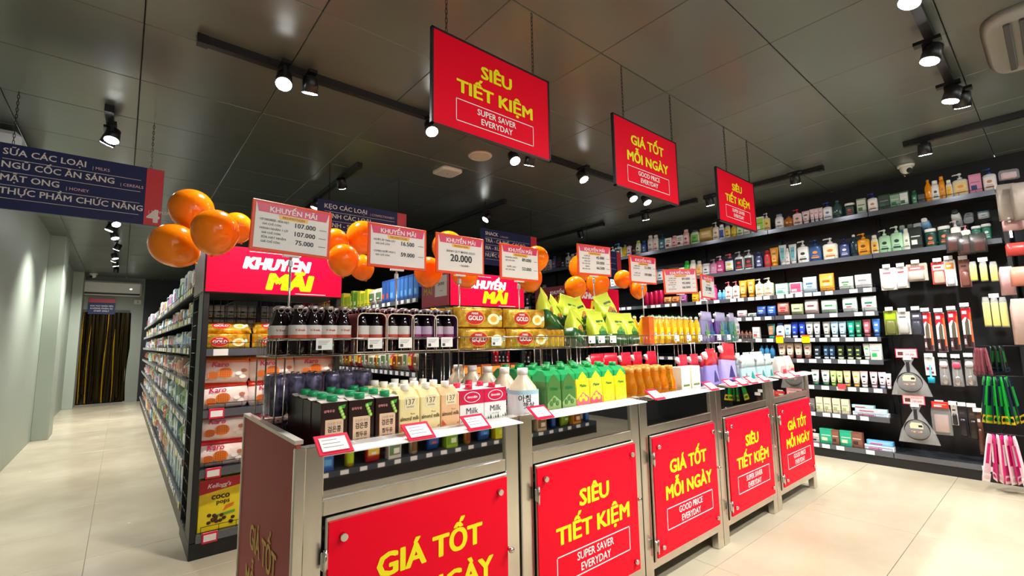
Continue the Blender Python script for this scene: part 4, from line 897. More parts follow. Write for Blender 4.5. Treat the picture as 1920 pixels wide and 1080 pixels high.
def clearpack(w, h, d, col, ins):
    B = MB().loft([(-h, w/2, d/2, 5), (-h*.2, w/2, d/2, 5), (-h*.05, w*.45, .003, 5), (0, w*.42, .002, 5)], CLEAR if col == 'clear' else mat(col, .3, alpha=.75, noise=.1), 16)
    I = MB().box(-w*.36, w*.36, -d*.3, d*.3, -h*.92, -h*.3, mat(ins, .4, noise=.2), b=.004)
    return [('clear_bag', B), ('contents', I)]
def canpack():
    """shrink-wrapped tray of purple drink cans"""
    R = MB(); L = MB(); m = foil('3a3550', '8b7fa8', .25, .5, 45., .05)
    for a in range(3):
        for b in range(2):
            for c in range(1):
                o = ((a-1)*.056, (b-.5)*.056); R.loft([(0, .02, .02, 2, *o), (.006, .0265, .0265, 2, *o), (.118, .0265, .0265, 2, *o), (.13, .021, .021, 2, *o), (.131, .019, .019, 2, *o)], m, 16)
                L.cyl((o[0], o[1], .131), (o[0]+.008, o[1], .1325), .006, CHROME, 8)
    W = MB().loft([(.0, .087, .059, 7), (.12, .087, .059, 7), (.136, .08, .052, 6)], mat('4a4658', .12, alpha=.3, noise=.3, bump=.4), 26)
    return [('cans', R), ('ring_pulls', L), ('shrink_wrap', W)]
SHAPES.update(soy=soy, almond=almond, milk=milk, rice=rice, juice=juice, amber=amber, dark=darkb, twin=twin, gold=goldp, karo=karo, coco=cocobox, gbag=greenbag, soap=soap, hang=hangcard, knife=knife, sponge=sponge, pan=panbag, spoon=spoon, scoop=scoop, packet=packet, clearpack=clearpack, canpack=canpack)
NAMES.update(soy='soy_drink_carton', almond='almond_drink_carton', milk='milk_carton', rice='rice_drink_bottle', juice='juice_carton', amber='oil_bottle', dark='juice_bottle', twin='bottle_twin_pack', gold='biscuit_pack', karo='snack_bag', coco='cereal_box', gbag='food_bag', soap='dish_soap_bottle', hang='carded_article', knife='carded_knife', sponge='bagged_sponge', pan='bagged_frying_pan', spoon='bagged_spoon', scoop='carded_scoop', packet='foil_packet', clearpack='bagged_article', canpack='can_tray')

# ================================================================== GOODS IN THE BINS
DK = .7185
def grid(kind, args, xs, ys, z, base, cat, group, colnames=None, jit=.0015, rz=0):
    """rows run away from the camera; the front one of each column can be told apart, those behind it cannot be pointed at singly"""
    for ci, x in enumerate(xs):
        cn = colnames[ci] if colnames else None
        for ri, y in enumerate(ys):
            row = 'front row' if ri == 0 else ordn(ri)+' row back'
            lab = base+', '+((cn+' column, ') if cn else '')+row
            spawn(kind, args, (x+random.uniform(-jit, jit), y+random.uniform(-jit, jit), z), rz+random.uniform(-.03, .03), lab, cat, group)
L3 = ['left', 'middle', 'right']
grid('soy', (), [.456, .536, .612], [1.345, 1.425, 1.505, 1.583], DK, 'dark brown soy drink carton with green cap', 'carton', 'dark soy drink cartons in the nearest bin', L3)
for ci, (x, c, b) in enumerate(((.686, 'f3e3a2', 'd8643c'), (.760, 'f6e6a8', 'e07848'), (.834, 'f2c493', 'd8643c'))):
    grid('almond', (c, b), [x], [1.345+.074*k for k in range(4)], DK, ['pale yellow almond drink carton with white cap, left column', 'pale yellow almond drink carton with white cap, middle column', 'peach almond drink carton with white cap'][ci], 'carton', 'almond drink cartons in the nearest bin')
grid('milk', (), [.922, 1.022], [1.345, 1.417, 1.489], DK, 'red and white milk carton', 'carton', 'milk cartons in the nearest bin', ['left', 'right'])
spawn('canpack', (), (.455, 1.70, .87), .05, 'shrink-wrapped tray of purple cans behind the soy cartons, left one', 'can pack', 'purple can packs')
spawn('canpack', (), (.635, 1.71, .87), -.04, 'shrink-wrapped tray of purple cans behind the soy cartons, right one', 'can pack', 'purple can packs')
spawn('canpack', (), (.455, 1.70, DK), .02, 'shrink-wrapped tray of purple cans under the left visible tray', 'can pack', 'purple can packs')
spawn('canpack', (), (.635, 1.71, DK), .0, 'shrink-wrapped tray of purple cans under the right visible tray', 'can pack', 'purple can packs')
grid('rice', (), [1.205], [1.372+.114*k for k in range(5)], DK, 'cream rice drink bottle with white cap and blue label', 'bottle', 'rice drink bottles in the second bin', rz=-.35)
for ci, (a, b, nm) in enumerate((('4c7a3a', '8fae6a', 'dark green guava juice carton, left of two'), ('4c7a3a', '8fae6a', 'dark green guava juice carton, right of two'), ('f6e22a', 'ee6a7e', 'yellow and pink juice carton'), ('f4dc3a', 'e8536c', 'pink juice carton with round green seal'), ('fbe91c', 'f7d23a', 'bright yellow juice carton, first from the left'), ('fbe91c', 'f7d23a', 'bright yellow juice carton, second from the left'), ('fbe91c', 'f7d23a', 'bright yellow juice carton, third from the left'))):
    x = 1.305+ci*.0845 if ci < 6 else 1.80
    if ci == 6: continue
    grid('juice', (a, b), [x], [1.345+.085*k for k in range(4)], DK, nm, 'carton', 'juice cartons in the second bin')
for ci in range(2):
    pass
grid('amber', (), [1.845+.0675*k for k in range(6)], [1.338, 1.407, 1.476], DK, 'amber oil bottle in the third bin', 'bottle', 'amber oil bottles', [ORD[k] for k in range(6)])
for k, (x, nm) in enumerate(((2.31, 'left'), (2.415, 'right'))):
    spawn('box', (.088, .06, .228, 'efe8cf', 'f6f0dc', '6aa850', '5a7a3a', 0, 'Bà Đen' if 0 else ''), (x, 1.345, DK), 0, 'cream carton with green print beside the oil bottles, %s one of two' % nm, 'box', 'cream cartons in the third bin')
for k in range(5):
    spawn('pouch', (.13, .06, .27, 'cf2440', 'e01a34', 'f2ecec', 'f7d6e0', 0, 'Max'), (1.9+.125*k, 1.585+.01*(k % 2), .755), random.uniform(-.15, .15), 'red detergent pouch standing behind the oil bottles, %s from the left' % ORD[k], 'pouch', 'red detergent pouches')
spawn('pouch', (.18, .08, .315, '8f86cf', 'e3202c', 'f4f0ee', '3b3470', 0, 'MaMa'), (2.665, 1.36, DK), .12, 'lilac and red detergent pouch leaning at the left of the fourth bin', 'pouch', 'lilac detergent pouches')
spawn('pouch', (.17, .08, .345, 'a59ad8', 'e8303c', 'f4f0ee', '3b3470', 0, 'MaMa'), (2.88, 1.37, DK), -.1, 'taller lilac and red detergent pouch right of its twin in the fourth bin', 'pouch', 'lilac detergent pouches', tilt=(0, .08))
for k in range(4):
    spawn('pouch', (.15, .07, .28, '9a90cc', 'd82a3c', 'f4f0ee', '3b3470', 0, ''), (2.6+.15*k, 1.50+.01*k, DK), .1, 'lilac detergent pouch in the row behind, %s from the left' % ORD[k], 'pouch', 'lilac detergent pouches')
for k, x in enumerate((3.07, 3.165, 3.33, 3.46)):
    spawn('pouch', (.12, .06, .262, 'a8c8ca', 'c4d4d4', 'd8d4d2', '129a92', 0, ''), (x, 1.35, DK), random.uniform(-.2, .2), 'white and teal softener pouch, %s from the left' % ORD[k], 'pouch', 'white and teal pouches')
for k, x in enumerate((3.12, 3.27, 3.40, 3.52, 3.62)):
    spawn('pouch', (.12, .06, .272, 'a4b0b6', 'bcc8c8', 'd8a0a0', '3aa09c', 0, ''), (x, 1.47, DK), random.uniform(-.2, .2), 'grey white pouch in the second row, %s from the left' % ORD[k], 'pouch', 'white and teal pouches')
for k, (x, c) in enumerate(((3.68, 'd4a8a4'), (3.83, 'cbb8a0'))):
    spawn('pack', (.145, .07, .235, 'd9cfc6', c, '2c3c66', 'c82c48'), (x, 1.36, DK), .05, ['wet wipe pack with red fruit print at the right end', 'wet wipe pack with navy print at the far right end'][k], 'packet', 'wet wipe packs')

# in the wire baskets
WL, WI = 'd9d5d2', 'd0563c'
for k, x in enumerate((.452, .500, .552, .603)):
    spawn('dark', (), (x, 1.66, ZB), 0, 'dark juice bottle with ring-pull cap in the basket, %s from the left' % ORD[k], 'bottle', 'dark juice bottles')
spawn('dark', (), (.408, 1.72, ZB), 0, 'dark juice bottle at the far left end of the basket', 'bottle', 'dark juice bottles')
for k in range(4):
    spawn('dark', (), (.43+.056*k, 1.73, ZB), 0, 'dark juice bottle in the second row, %s from the left' % ORD[k], 'bottle', 'dark juice bottles')
    spawn('dark', (), (.42+.058*k, 1.80, ZB), 0, 'dark juice bottle in the third row, %s from the left' % ORD[k], 'bottle', 'dark juice bottles')
for k, (x, l, i_, s, nm) in enumerate(((.700, WL, WI, '8a2c34', 'first'), (.815, WL, WI, '8a2c34', 'second'), (.916, 'b9a6c0', '8a2a5c', '5c3a6c', 'third'), (1.020-.003, 'c0a8bc', '8a2a5c', '5c3a6c', 'fourth'))):
    for r in range(2):
        if k == 3 and r: pass
        spawn('twin', (l, i_, s), (x-.0, 1.685+.132*r, ZB), 0, 'dark juice twin pack in a card sleeve, %s from the left, %s' % (nm, ['front', 'behind']), 'bottle pack', 'juice twin packs') if 0 else spawn('twin', (l, i_, s), (x, 1.692+.13*r, ZB), 0, 'juice twin pack in an open card sleeve, %s from the left, %s' % (nm, ['front row', 'back row'][r]), 'bottle pack', 'juice twin packs')
GP = (.262, .092, .055)
def gold(x, y, z, lab, rz=0): spawn('gold', GP, (x, y, z), rz, lab, 'biscuit pack', 'gold biscuit packs')
gold(1.22, 1.66, ZB, 'gold biscuit pack in the basket, lower left'); gold(1.49, 1.66, ZB, 'gold biscuit pack in the basket, lower right')
gold(1.205, 1.665, ZB+.093, 'gold biscuit pack on top, upper left'); gold(1.475, 1.665, ZB+.093, 'gold biscuit pack on top, upper right', .03)
for r in range(2):
    for c in range(2):
        for v in range(2): gold(1.2+.265*c, 1.722+.06*r, ZB+.093*v, 'gold biscuit pack %s row behind, %s %s' % (ORD[r+1], ['lower', 'upper'][v], ['left', 'right'][c]))
for k in range(3): spawn('gold', (.2, .088, .05), (1.655+.035*k, 1.755, ZB), PI/2+.1, 'gold biscuit pack turned end-on, %s from the left' % ORD[k], 'biscuit pack', 'gold biscuit packs')
gold(1.16, 1.835, ZB+.0935, 'crumpled gold pack at the back left of the pile', .35)
GB = [(1.70, 1.75, .1, .35, .5, 0, 'olive bag lying on the gold packs'), (1.86, 1.70, 0, .4, .3, 0, 'green food bag leaning left with the orange picture'), (2.06, 1.69, 0, -.05, .0, 1, 'green food bag standing upright with the leaf picture'), (2.22, 1.69, 0, .05, -.1, 1, 'green food bag right of the upright leaf bag'), (2.37, 1.70, 0, -.05, .1, 1, 'green food bag at the right end of the basket'),
      (1.80, 1.80, .07, .5, .3, 0, 'yellow green bag behind the leaning one'), (1.92, 1.80, .09, .2, -.1, 1, 'yellow green bag at the peak of the pile, left'), (2.05, 1.80, .08, -.25, .1, 0, 'yellow green bag at the peak of the pile, right'), (2.26, 1.76, .11, -.3, -.1, 0, 'green food bag with nut picture on top at the right'), (2.17, 1.82, .03, 0, .2, 1, 'green food bag in the back row, left'), (2.36, 1.82, .02, 0, .0, 1, 'green food bag in the back row, right')]
for x, y, dz, ty, rz, v, nm in GB: spawn('gbag', (v,), (x, y, ZB+dz+abs(math.sin(ty))*.05), rz, nm, 'bag', 'green food bags', tilt=(-.12, ty))
for k in range(8): spawn('soap', (), (2.575+.078*k-.005, 1.67, ZB), 0, 'yellow dish soap bottle in front, %s from the left' % ORD[k], 'bottle', 'yellow dish soap bottles')
for r in range(2):
    for k in range(8): spawn('soap', (), (2.55+.078*k, 1.73+.06*r, ZB), 0, 'yellow dish soap bottle, %s row, %s from the left' % (ORD[r+1], ORD[k]), 'bottle', 'yellow dish soap bottles')
spawn('box', (.055, .05, .17, 'f0601c', 'f26a20', 'f26a20', 'f0601c'), (2.512, 1.665, ZB), 0, 'plain orange carton left of the yellow soap bottles', 'box')
for k in range(5):
    c = ['8a86b4', '7b5aa0', '6a4a94', '5f8f9a', '4f8a84'][k]
    spawn('pouch', (.13, .06, .225, c, 'b8b2dc', 'e8e4e8', ['5a9a4a', '2a6a9a'][k % 2], 0, ''), (3.255+.11*k, 1.69+.02*(k % 2), ZB), .1, ['grey lilac', 'violet', 'deep purple', 'green grey', 'teal'][k]+' softener pouch in the farthest basket', 'pouch', 'softener pouches in the farthest basket')
for k in range(2): spawn('pack', (.1, .06, .2, 'b9bcc4', 'd8d4d0', 'c03c50', '8fa0b0'), (3.79+.08*k, 1.75, ZB), .0, 'clear grey pack behind the teal pouch, %s one' % L3[k*2], 'packet', 'grey packs in the farthest basket')

# ================================================================== GONDOLAS
def rail_tags(P, run, z, n, cols, d=0):
    pass
def shelf_y(P, xf, y0, y1, z, depth, tags, s=-1, guard=True):
    """shelf running along y whose front edge is at xf (goods face -x when s=-1); z is its rail centre"""
    ox, oy, oz = P.location
    a, b = (xf, xf+depth) if s < 0 else (xf-depth, xf)
    S = part('shelf', MB().box(a-ox+(.006 if s < 0 else 0), b-ox-(0 if s < 0 else .006), y0-oy+.002, y1-oy-.002, z+.008-oz, z+.018-oz, SHELF), P)
    e = xf-ox
    part('price_rail', MB().box(e-.002 if s < 0 else e-.006, e+.006 if s < 0 else e+.002, y0-oy+.003, y1-oy-.003, z-.020-oz, z+.020-oz, RAIL), S)
    for (ty, tw, col) in tags:
        part('price_tag', MB().box(e+s*.0045-.001, e+s*.0045+.001, ty-oy, ty+tw-oy, z-.017-oz, z+.017-oz, mat(col, .4)), S)
    if guard:
        g = MB(); x = e-s*.012; zt = z+.018+.028-oz
        g.cyl((x, y0-oy+.01, zt), (x, y1-oy-.01, zt), .0014, BLACKM, 4)
        n = max(2, int((y1-y0)/.09))
        for k in range(n+1): yy = y0-oy+.01+(y1-y0-.02)*k/n; g.cyl((x, yy, z+.018-oz), (x, yy, zt), .0012, BLACKM, 4)
        part('guard_wire', g, S)
    return S
def rtags(y0, y1, dens=.75, w=.05, cols=('f4f2ee',)):
    t = []; y = y0+.03
    while y < y1-w-.01:
        if random.random() < dens: t.append((y, w, random.choice(cols)))
        y += random.uniform(.07, .12)
    return t
def mesh_grid(mb, x0, x1, z0, z1, y, n, m, r=.002, ax='x'):
    for k in range(n+1):
        t = x0+(x1-x0)*k/n
        mb.cyl((t, y, z0) if ax == 'x' else (y, t, z0), (t, y, z1) if ax == 'x' else (y, t, z1), r, m, 4)
    nz = max(2, round((z1-z0)/((x1-x0)/n)))
    for k in range(nz+1):
        z = z0+(z1-z0)*k/nz
        mb.cyl((x0, y, z) if ax == 'x' else (y, x0, z), (x1, y, z) if ax == 'x' else (y, x1, z), r, m, 4)
def endcap(x0, x1, label, hz0, hz1, side, nm):
    """endcap frame with its KHUYEN MAI header; goods are put on it later"""
    Y0_, Y1_ = 3.0, 3.47; P = thing('endcap_shelf', label, 'shelf unit', (x0, Y0_, 0)); w = x1-x0; d = Y1_-Y0_
    part('base_plinth', MB().box(0, w, .004, d, 0, .085, BLACK, b=.004), P)
    for x, y in ((0, 0), (w-.03, 0), (0, d-.03), (w-.03, d-.03)): part('post', MB().box(x, x+.03, y, y+.03, .085, hz0, BLACK, b=.003), P)
    for x in (.002, w-.006):
        S = MB().box(x, x+.004, .03, d*.42, .085, hz0, BLACK); mesh_grid(S, d*.42, d-.03, .09, hz0-.01, x+.002, 3, BLACKM, .0022, 'y'); part('side_grid', S, P)
    G = MB(); mesh_grid(G, .03, w-.03, .1, hz0, d-.012, 18, BLACKM, .0018); G.box(.03, w-.03, d-.008, d-.004, .09, hz0*.74, BLACK); part('back_grid', G, P)
    for z in (.10, .425, .735, 1.064):
        S = part('shelf', MB().box(.03, w-.03, .006, d-.03, z+.008, z+.018, SHELF), P)
        part('price_rail', MB().box(.028, w-.028, -.003, .006, z-.020, z+.020, RAIL), S)
        g = MB(); g.cyl((.05, .012, z+.052), (w-.05, .012, z+.052), .0016, BLACKM, 4)
        for k in range(9): xx = .05+(w-.1)*k/8; g.cyl((xx, .012, z+.018), (xx, .012, z+.052), .0014, BLACKM, 4)
        part('guard_wire', g, S)
        if z < 1: part('price_card', MB().box(.055, .125, -.012, -.006, z-.026, z+.028, mat('e01440', .35), b=.001).box(.062, .118, -.0135, -.012, z-.016, z+.016, TAG), S)
        else: part('price_tag', MB().box(.06, .13, -.006, -.003, z-.018, z+.018, TAG), S)
    H_ = part('header_box', MB().box(0, w, -.006, d*.9, hz0, hz1, BLACK, b=.002), P)
    part('header_panel', MB().box(.006, w-.006, -.011, -.0065, hz0+.006, hz1-.004, mat('e8003a', .5, spec=.15)), H_, 'magenta red header panel')
    T = MB(); hh = hz1-hz0
    T.text('KHUYẾN', WHITE, hh*.25, w*.48, hz0+hh*.55, -.0122, .14, .95, shear=.2); T.text('MÃI', YEL, hh*.35, w*.57, hz0+hh*.13, -.0122, .14, 1.15, shear=.22)
    T.box(w*.28, w*.52, -.0122, -.0115, hz1-.026, hz1-.023, WHITE).box(w*.62, w*.86, -.0122, -.0115, hz0+.012, hz0+.016, WHITE)
    part('header_lettering', T, H_)
    sd = part('header_side_panel', MB().box(-.005, -.0005, .0, d*.88, hz0+.006, hz1-.004, mat(side, .35)), H_)
    if nm:
        T = MB(); TT = Matrix.Translation((-.006, d*.22, 0)) @ RM
        T.text('KHUYẾN', WHITE, hh*.13, 0, hz0+hh*.7, -.0008, .05, TT if 0 else 1, T=TT, maxw=d*.4); T.text('MÃI', mat('d8b020', .4), hh*.24, 0, hz0+hh*.35, -.0008, .06, T=TT)
        T2 = MB().box(-.0075, -.006, .02, d*.42, hz0+hh*.3, hz0+hh*.9, TAG) if nm == 2 else None
        TT2 = Matrix.Translation((-.0078, d*.22, 0)) @ RM
        if nm == 2:
            T = MB(); TT = Matrix.Translation((-.006, d*.66, 0)) @ RM; T.text('KHUYẾN', WHITE, hh*.1, 0, hz0+hh*.72, -.0008, .05, T=TT, maxw=d*.3); T.text('MÃI', mat('d8b020', .4), hh*.22, 0, hz0+hh*.4, -.0008, .06, T=TT, maxw=d*.36)
            T2.text('24.900', INK, .026, 0, hz0+hh*.62, -.0008, .01, T=TT2); T2.text('36.000', GREY, .012, 0, hz0+hh*.44, -.0008, 0, T=TT2)
            part('price_sheet', T2, H_)
        part('side_lettering', T, H_)
    return P
endcap(.325, 1.075, 'black endcap shelf at the left with waffle bags, gold packs and cereal boxes', 1.392, 1.665, '7a5a58', 0)
endcap(1.897, 2.66, 'black middle endcap shelf with KHUYẾN MÃI header and 24.900 side card', 1.375, 1.645, 'b81838', 2)
endcap(3.19, 4.0, 'black endcap shelf at the right, mostly behind the green bags', 1.36, 1.62, '7c1a2c', 1)

GZ = [.146, .40, .632, .856, 1.069, 1.262, 1.450]
def gondola(x0, x1, yn, yf, label):
    P = thing('gondola_shelving', label, 'shelf unit', (x0, yn, 0)); L = yf-yn; w = x1-x0
    part('base_plinth', MB().box(.01, w-.01, 0, L, 0, .12, BLACK), P)
    part('centre_panel', MB().box(w/2-.012, w/2+.012, 0, L, .12, 1.56, BLACK), P)
    return P
G1 = gondola(.325, 1.075, 3.49, 11.6, 'long black gondola along the left aisle stocked with cartons and packets')
def fill_side(P, xf, y0, y1, zs, depth, unit, tagd, cols):
    n = max(1, round((y1-y0)/unit)); 
    for z in zs:
        for k in range(n):
            a = y0+(y1-y0)*k/n; b = y0+(y1-y0)*(k+1)/n
            near = a < 7
            shelf_y(P, xf, a, b, z, depth, rtags(a, b, tagd, .055, cols) if near else [(a+.1, .06, 'f4f2ee'), (a+.4, .06, 'e8e6e2'), (a+.7, .06, 'f4f2ee')], -1, near)
fill_side(G1, .325, 3.49, 11.6, GZ, .355, .9, .75, ('f4f2ee', 'f4f2ee', 'f4f2ee', 'e8e07a'))
PAL = [('e9e6da', 'b8c4d8', 'f4f2ee'), ('bcd6dc', 'f2f4f2', '4a8ab0'), ('e2cfae', 'c8643c', 'f4eee0'), ('cfe0c0', '5a9a50', 'f4f2ee'), ('f2f0ea', '6aa0c8', 'e0e0e0'), ('8fb4c4', 'e8eef0', '2a5a7a'), ('d8a88c', 'a03830', 'f4e8d8'), ('f0e2a0', 'c89a30', 'f8f4e0'), ('d4c4dc', '7a5a9a', 'f4f0f4'), ('e8e8e4', 'd05060', 'f4f2ee')]
CN = ['cream', 'pale blue', 'tan', 'pale green', 'white', 'slate blue', 'salmon', 'pale yellow', 'lilac', 'light grey']
LEV = ['bottom', 'second', 'third', 'fourth', 'fifth', 'sixth', 'top']
for li, z in enumerate(GZ):
    y = 3.53; k = 0
    while y < 11.2:
        grow = 1+max(0, y-4.2)*.45
        w_ = random.uniform(.07, .11)*grow; w_ = min(w_, .34)
        hm = (GZ[li+1]-z if li < 6 else .26)-.055; h_ = hm*random.uniform(.62, .95)
        if li == 6 and y < 3.7: pass
        ci = random.randrange(10); 
        if li == 0 and y < 5: ci = 1; h_ = hm*.9; w_ = .062
        if li == 4 and y < 4.6: ci = random.choice((1, 4)); 
        if li in (1, 2) and y < 5: ci = random.choice((1, 3, 5))
        a, b, c = PAL[ci]; kd = 'box' if (li == 0 and y < 5) else random.choice(('box', 'pack', 'box', 'pack', 'jar' if li > 3 else 'pack'))
        if kd == 'jar': w_ = min(w_, .12)
        d_ = min(.12, w_)*.8 if kd != 'jar' else w_
        wq, hq = round(w_*50)/50+.01 if w_ > .065 else .06, round(h_*50)/50
        n_ = {'box': 'box', 'pack': 'packet', 'jar': 'jar'}[kd]
        spawn(kd, (wq, round(d_, 2), hq, a, b, c, b), (.345+d_/2+random.uniform(0, .015), y+wq/2, z+.0185), -PI/2, '%s %s on the left aisle %s shelf, %s from the near end' % (CN[ci], n_, LEV[li], ordn(k)), CATS[kd], 'goods on the %s shelf of the left aisle' % LEV[li])
        y += wq+random.uniform(.004, .014); k += 1
# endcap one goods
for k in range(3): spawn('gold', (.24, .085, .055), (.45+.252*k, 3.06, 1.0825), 0, 'gold biscuit pack on the left endcap, %s from the left' % ORD[k], 'biscuit pack', 'gold packs on the left endcap')
for k in range(3): spawn('gold', (.24, .085, .055), (.46+.252*k, 3.075, 1.0825+.0855), 0, 'gold biscuit pack lying on top on the left endcap, %s from the left' % ORD[k], 'biscuit pack', 'gold packs on the left endcap', tilt=(-.9, 0))
for zi, (z, cs) in enumerate(((.7535, ('e83c1c', 'f07a3c')), (.4435, ('d81c2c', 'b8505c')))):
    for v in range(2):
        for k in range(3 if zi == 0 else 2):
            o = spawn('karo', (cs[v],), (.455+.245*k, 3.075, z+v*.138), random.uniform(-.04, .04), 'Karo waffle bag, %s shelf, %s layer, %s from the left' % (['upper', 'lower'][zi], ['lower', 'upper'][v], ORD[k]), 'snack bag', 'waffle bags on the left endcap', tilt=(-.1, random.uniform(-.04, .04)))
for k in range(3): spawn('coco', (), (.462+.21*k, 3.065, .1185), 0, 'yellow cereal box on the bottom of the left endcap, %s from the left' % ORD[k], 'box', 'yellow cereal boxes')
for k in range(8): spawn('jar', (.062, .062, .085, 'e8ece6', 'f2f4f0', 'e8ece6', '1f8a4a'), (.41+.066*k, 3.56, 1.28), 0, 'white and green tub behind the black grid, %s from the left' % ORD[k], 'jar', 'white tubs behind the grid')
for k in range(8): spawn('jar', (.062, .062, .085, 'e8ece6', 'f2f4f0', 'e8ece6', '1f8a4a'), (.41+.066*k, 3.56, 1.367-.174), 0, 'white and green tub behind the black grid, lower row, %s from the left' % ORD[k], 'jar', 'white tubs behind the grid')

# second and third gondolas (their left sides show between the endcaps)
G2 = gondola(1.897, 2.64, 3.49, 9.5, 'black gondola behind the middle endcap with snacks and drink packs')
Z2 = [.146, .5, .831, 1.16, 1.46]
fill_side(G2, 1.897, 3.49, 9.5, Z2, .35, .8, .85, ('f4f2ee',))
GG = [('e8d41c', 'b8d428', 'f0e040', 'yellow'), ('9ac02c', '6aa01c', 'e8f0c0', 'lime green'), ('e4dccc', '6a8a5a', 'f4f0e8', 'cream'), ('2a58a0', '3c78c4', '6ab0e8', 'blue'), ('1c4890', '2c5aa4', 'e0503a', 'dark blue'), ('c82c2c', 'f0c83c', 'f4f0e8', 'red'), ('e0a030', '8a3c18', 'f4e0b0', 'orange'), ('d8c49a', '7a5a30', 'f0e8d0', 'tan')]
for li, z in enumerate(Z2[1:]):
    y = 3.52; k = 0
    while y < 7.2:
        if li == 3: gi = 3 if y < 4.0 else (4 if y < 4.22 else (2 if y < 4.6 else random.choice((0, 1, 0)) if y < 5.3 else 5))
        elif li == 1: gi = random.choice((2, 5, 7, 6, 2))
        else: gi = random.choice((6, 7, 2, 5, 0, 1))
        a, b, c, nm = GG[gi]; w_ = random.choice((.07, .09, .11)); hm = .29 if li == 3 else .26; h_ = .22 if li == 3 and gi in (3, 4) else random.choice((.15, .18, .2))
        kd = 'box' if gi in (0, 1, 3, 4) else 'pack'
        if li == 3 and gi == 2: kd, w_, h_ = 'pack', .16, .17
        spawn(kd, (w_, .08, h_, a, b, c, b), (1.96, y+w_/2, z+.0185), -PI/2, '%s %s on the %s shelf of gondola two, %s from near end' % (nm, 'box' if kd == 'box' else 'packet', ['second', 'third', 'fourth', 'top'][li], ordn(k)), CATS[kd], 'goods on the second gondola')
        y += w_+.008; k += 1
G3 = gondola(3.19, 3.93, 3.49, 8., 'black gondola behind the right endcap with red drink cans')
fill_side(G3, 3.19, 3.49, 8., [.146, .5, .831, 1.16, 1.43], .35, .8, .85, ('f4f2ee',))
for li, z in enumerate((.5, .831, 1.16, 1.43)):
    for k in range(16):
        dark = k % 6 in (0, 1) 
        nm = 'black' if dark else 'red'
        spawn('can', (.062, .062, .14, '1c1416' if dark else 'c01020', 'd01428' if not dark else '2a1c20', '', 'f0ecec'), (3.235, 3.56+.068*k, z+.0185), -PI/2, '%s drink can on the %s shelf of gondola three, %s from near end' % (nm, ['second', 'third', 'fourth', 'top'][li], ordn(k)), 'can', 'drink cans on the third gondola')
for k in range(6): spawn('round', (.075, .075, .22, '8ac83c' if k % 2 == 0 else 'e8e8ec', 'f0f4ec', 'e8e8e0', '2a7a3a'), (3.24, 3.56+.085*k, 1.60), -PI/2, '%s bottle on the cans of the third gondola, %s from the near end' % (['green', 'white'][k % 2], ORD[k]), 'bottle', 'bottles above the drink cans')
# goods on endcaps two and three
for k in range(7): spawn('box', (.098, .08, .16, 'b8501c' if k % 2 else '5a2014', 'f0a040', 'f4eee0', '7a2414'), (1.97+.1*k, 3.07, .7535), 0, 'orange and brown box on the middle endcap, %s from the left' % ORD[k], 'box', 'boxes on the middle endcap')
for k in range(3): spawn('gold', (.2, .1, .055), (2.03+.22*k, 3.06, 1.0825), 0, 'gold pack on the middle endcap, %s from the left' % ORD[k], 'biscuit pack', 'gold packs on the middle endcap')
for k in range(11): spawn('tube', (.055, .04, .13, 'efe9dc', 'f4f0e6', 'e8e2d4', '5a6a3a'), (3.26+.062*k, 3.06, .7535), 0, 'cream tube on the right endcap, %s from the left' % ORD[k], 'tube', 'cream tubes on the right endcap')
for k in range(9): spawn('pack', (.075, .05, .16, 'd0203c' if k % 2 else 'b8a030', 'f0d8b0', 'e8e8e0', '7a1424'), (3.27+.078*k, 3.06, 1.0825), 0, 'red or gold packet on the right endcap, %s from the left' % ORD[k], 'packet', 'packets on the right endcap')

# ================================================================== RIGHT WALL SHELVES
XW = 4.99; WZ = [.096, .378, .623, .865, 1.062, 1.285, 1.492, 1.787, 2.161]
WU = [1.01+.835*k for k in range(9)]
W = thing('wall_shelving', 'tall black wall shelving filled with bottles and tubes along the right wall', 'shelf unit', (XW, 0, 0))
part('back_panel', MB().box(.33, .348, .19, 8.6, 0, 2.3, BLACK), W)
part('base_plinth', MB().box(.004, .33, .22, WU[-1], 0, .08, BLACK), W)
for y in [.225]+WU: part('upright', MB().box(.30, .33, y-.015, y+.015, .08, 2.3, BLACKM), W)
part('corner_post', MB().box(.0, .33, .19, .215, 0, 2.12, BLACK), W)
for i, z in enumerate(WZ):
    for k in range(8):
        a, b = WU[k], WU[k+1]
        shelf_y(W, XW, a, b, z, .33, rtags(a, b, .8 if i < 7 else 0, .06), -1, True)
    if i in (0, 7, 8): shelf_y(W, XW, .225, WU[0], z, .33, [(.42, .07, 'f4f2ee')] if i == 0 else [], -1, i > 0)
for y in (1.55, 1.78): part('sale_tag', MB().box(-.012, -.007, y, y+.065, 1.035, 1.11, mat('ffd800', .4)).box(-.0125, -.0069, y, y+.065, 1.095, 1.11, mat('f05a1c', .4)), W)
part('sale_tag', MB().box(-.012, -.007, 1.30, 1.36, .62, .665, mat('f04a50', .4)), W)
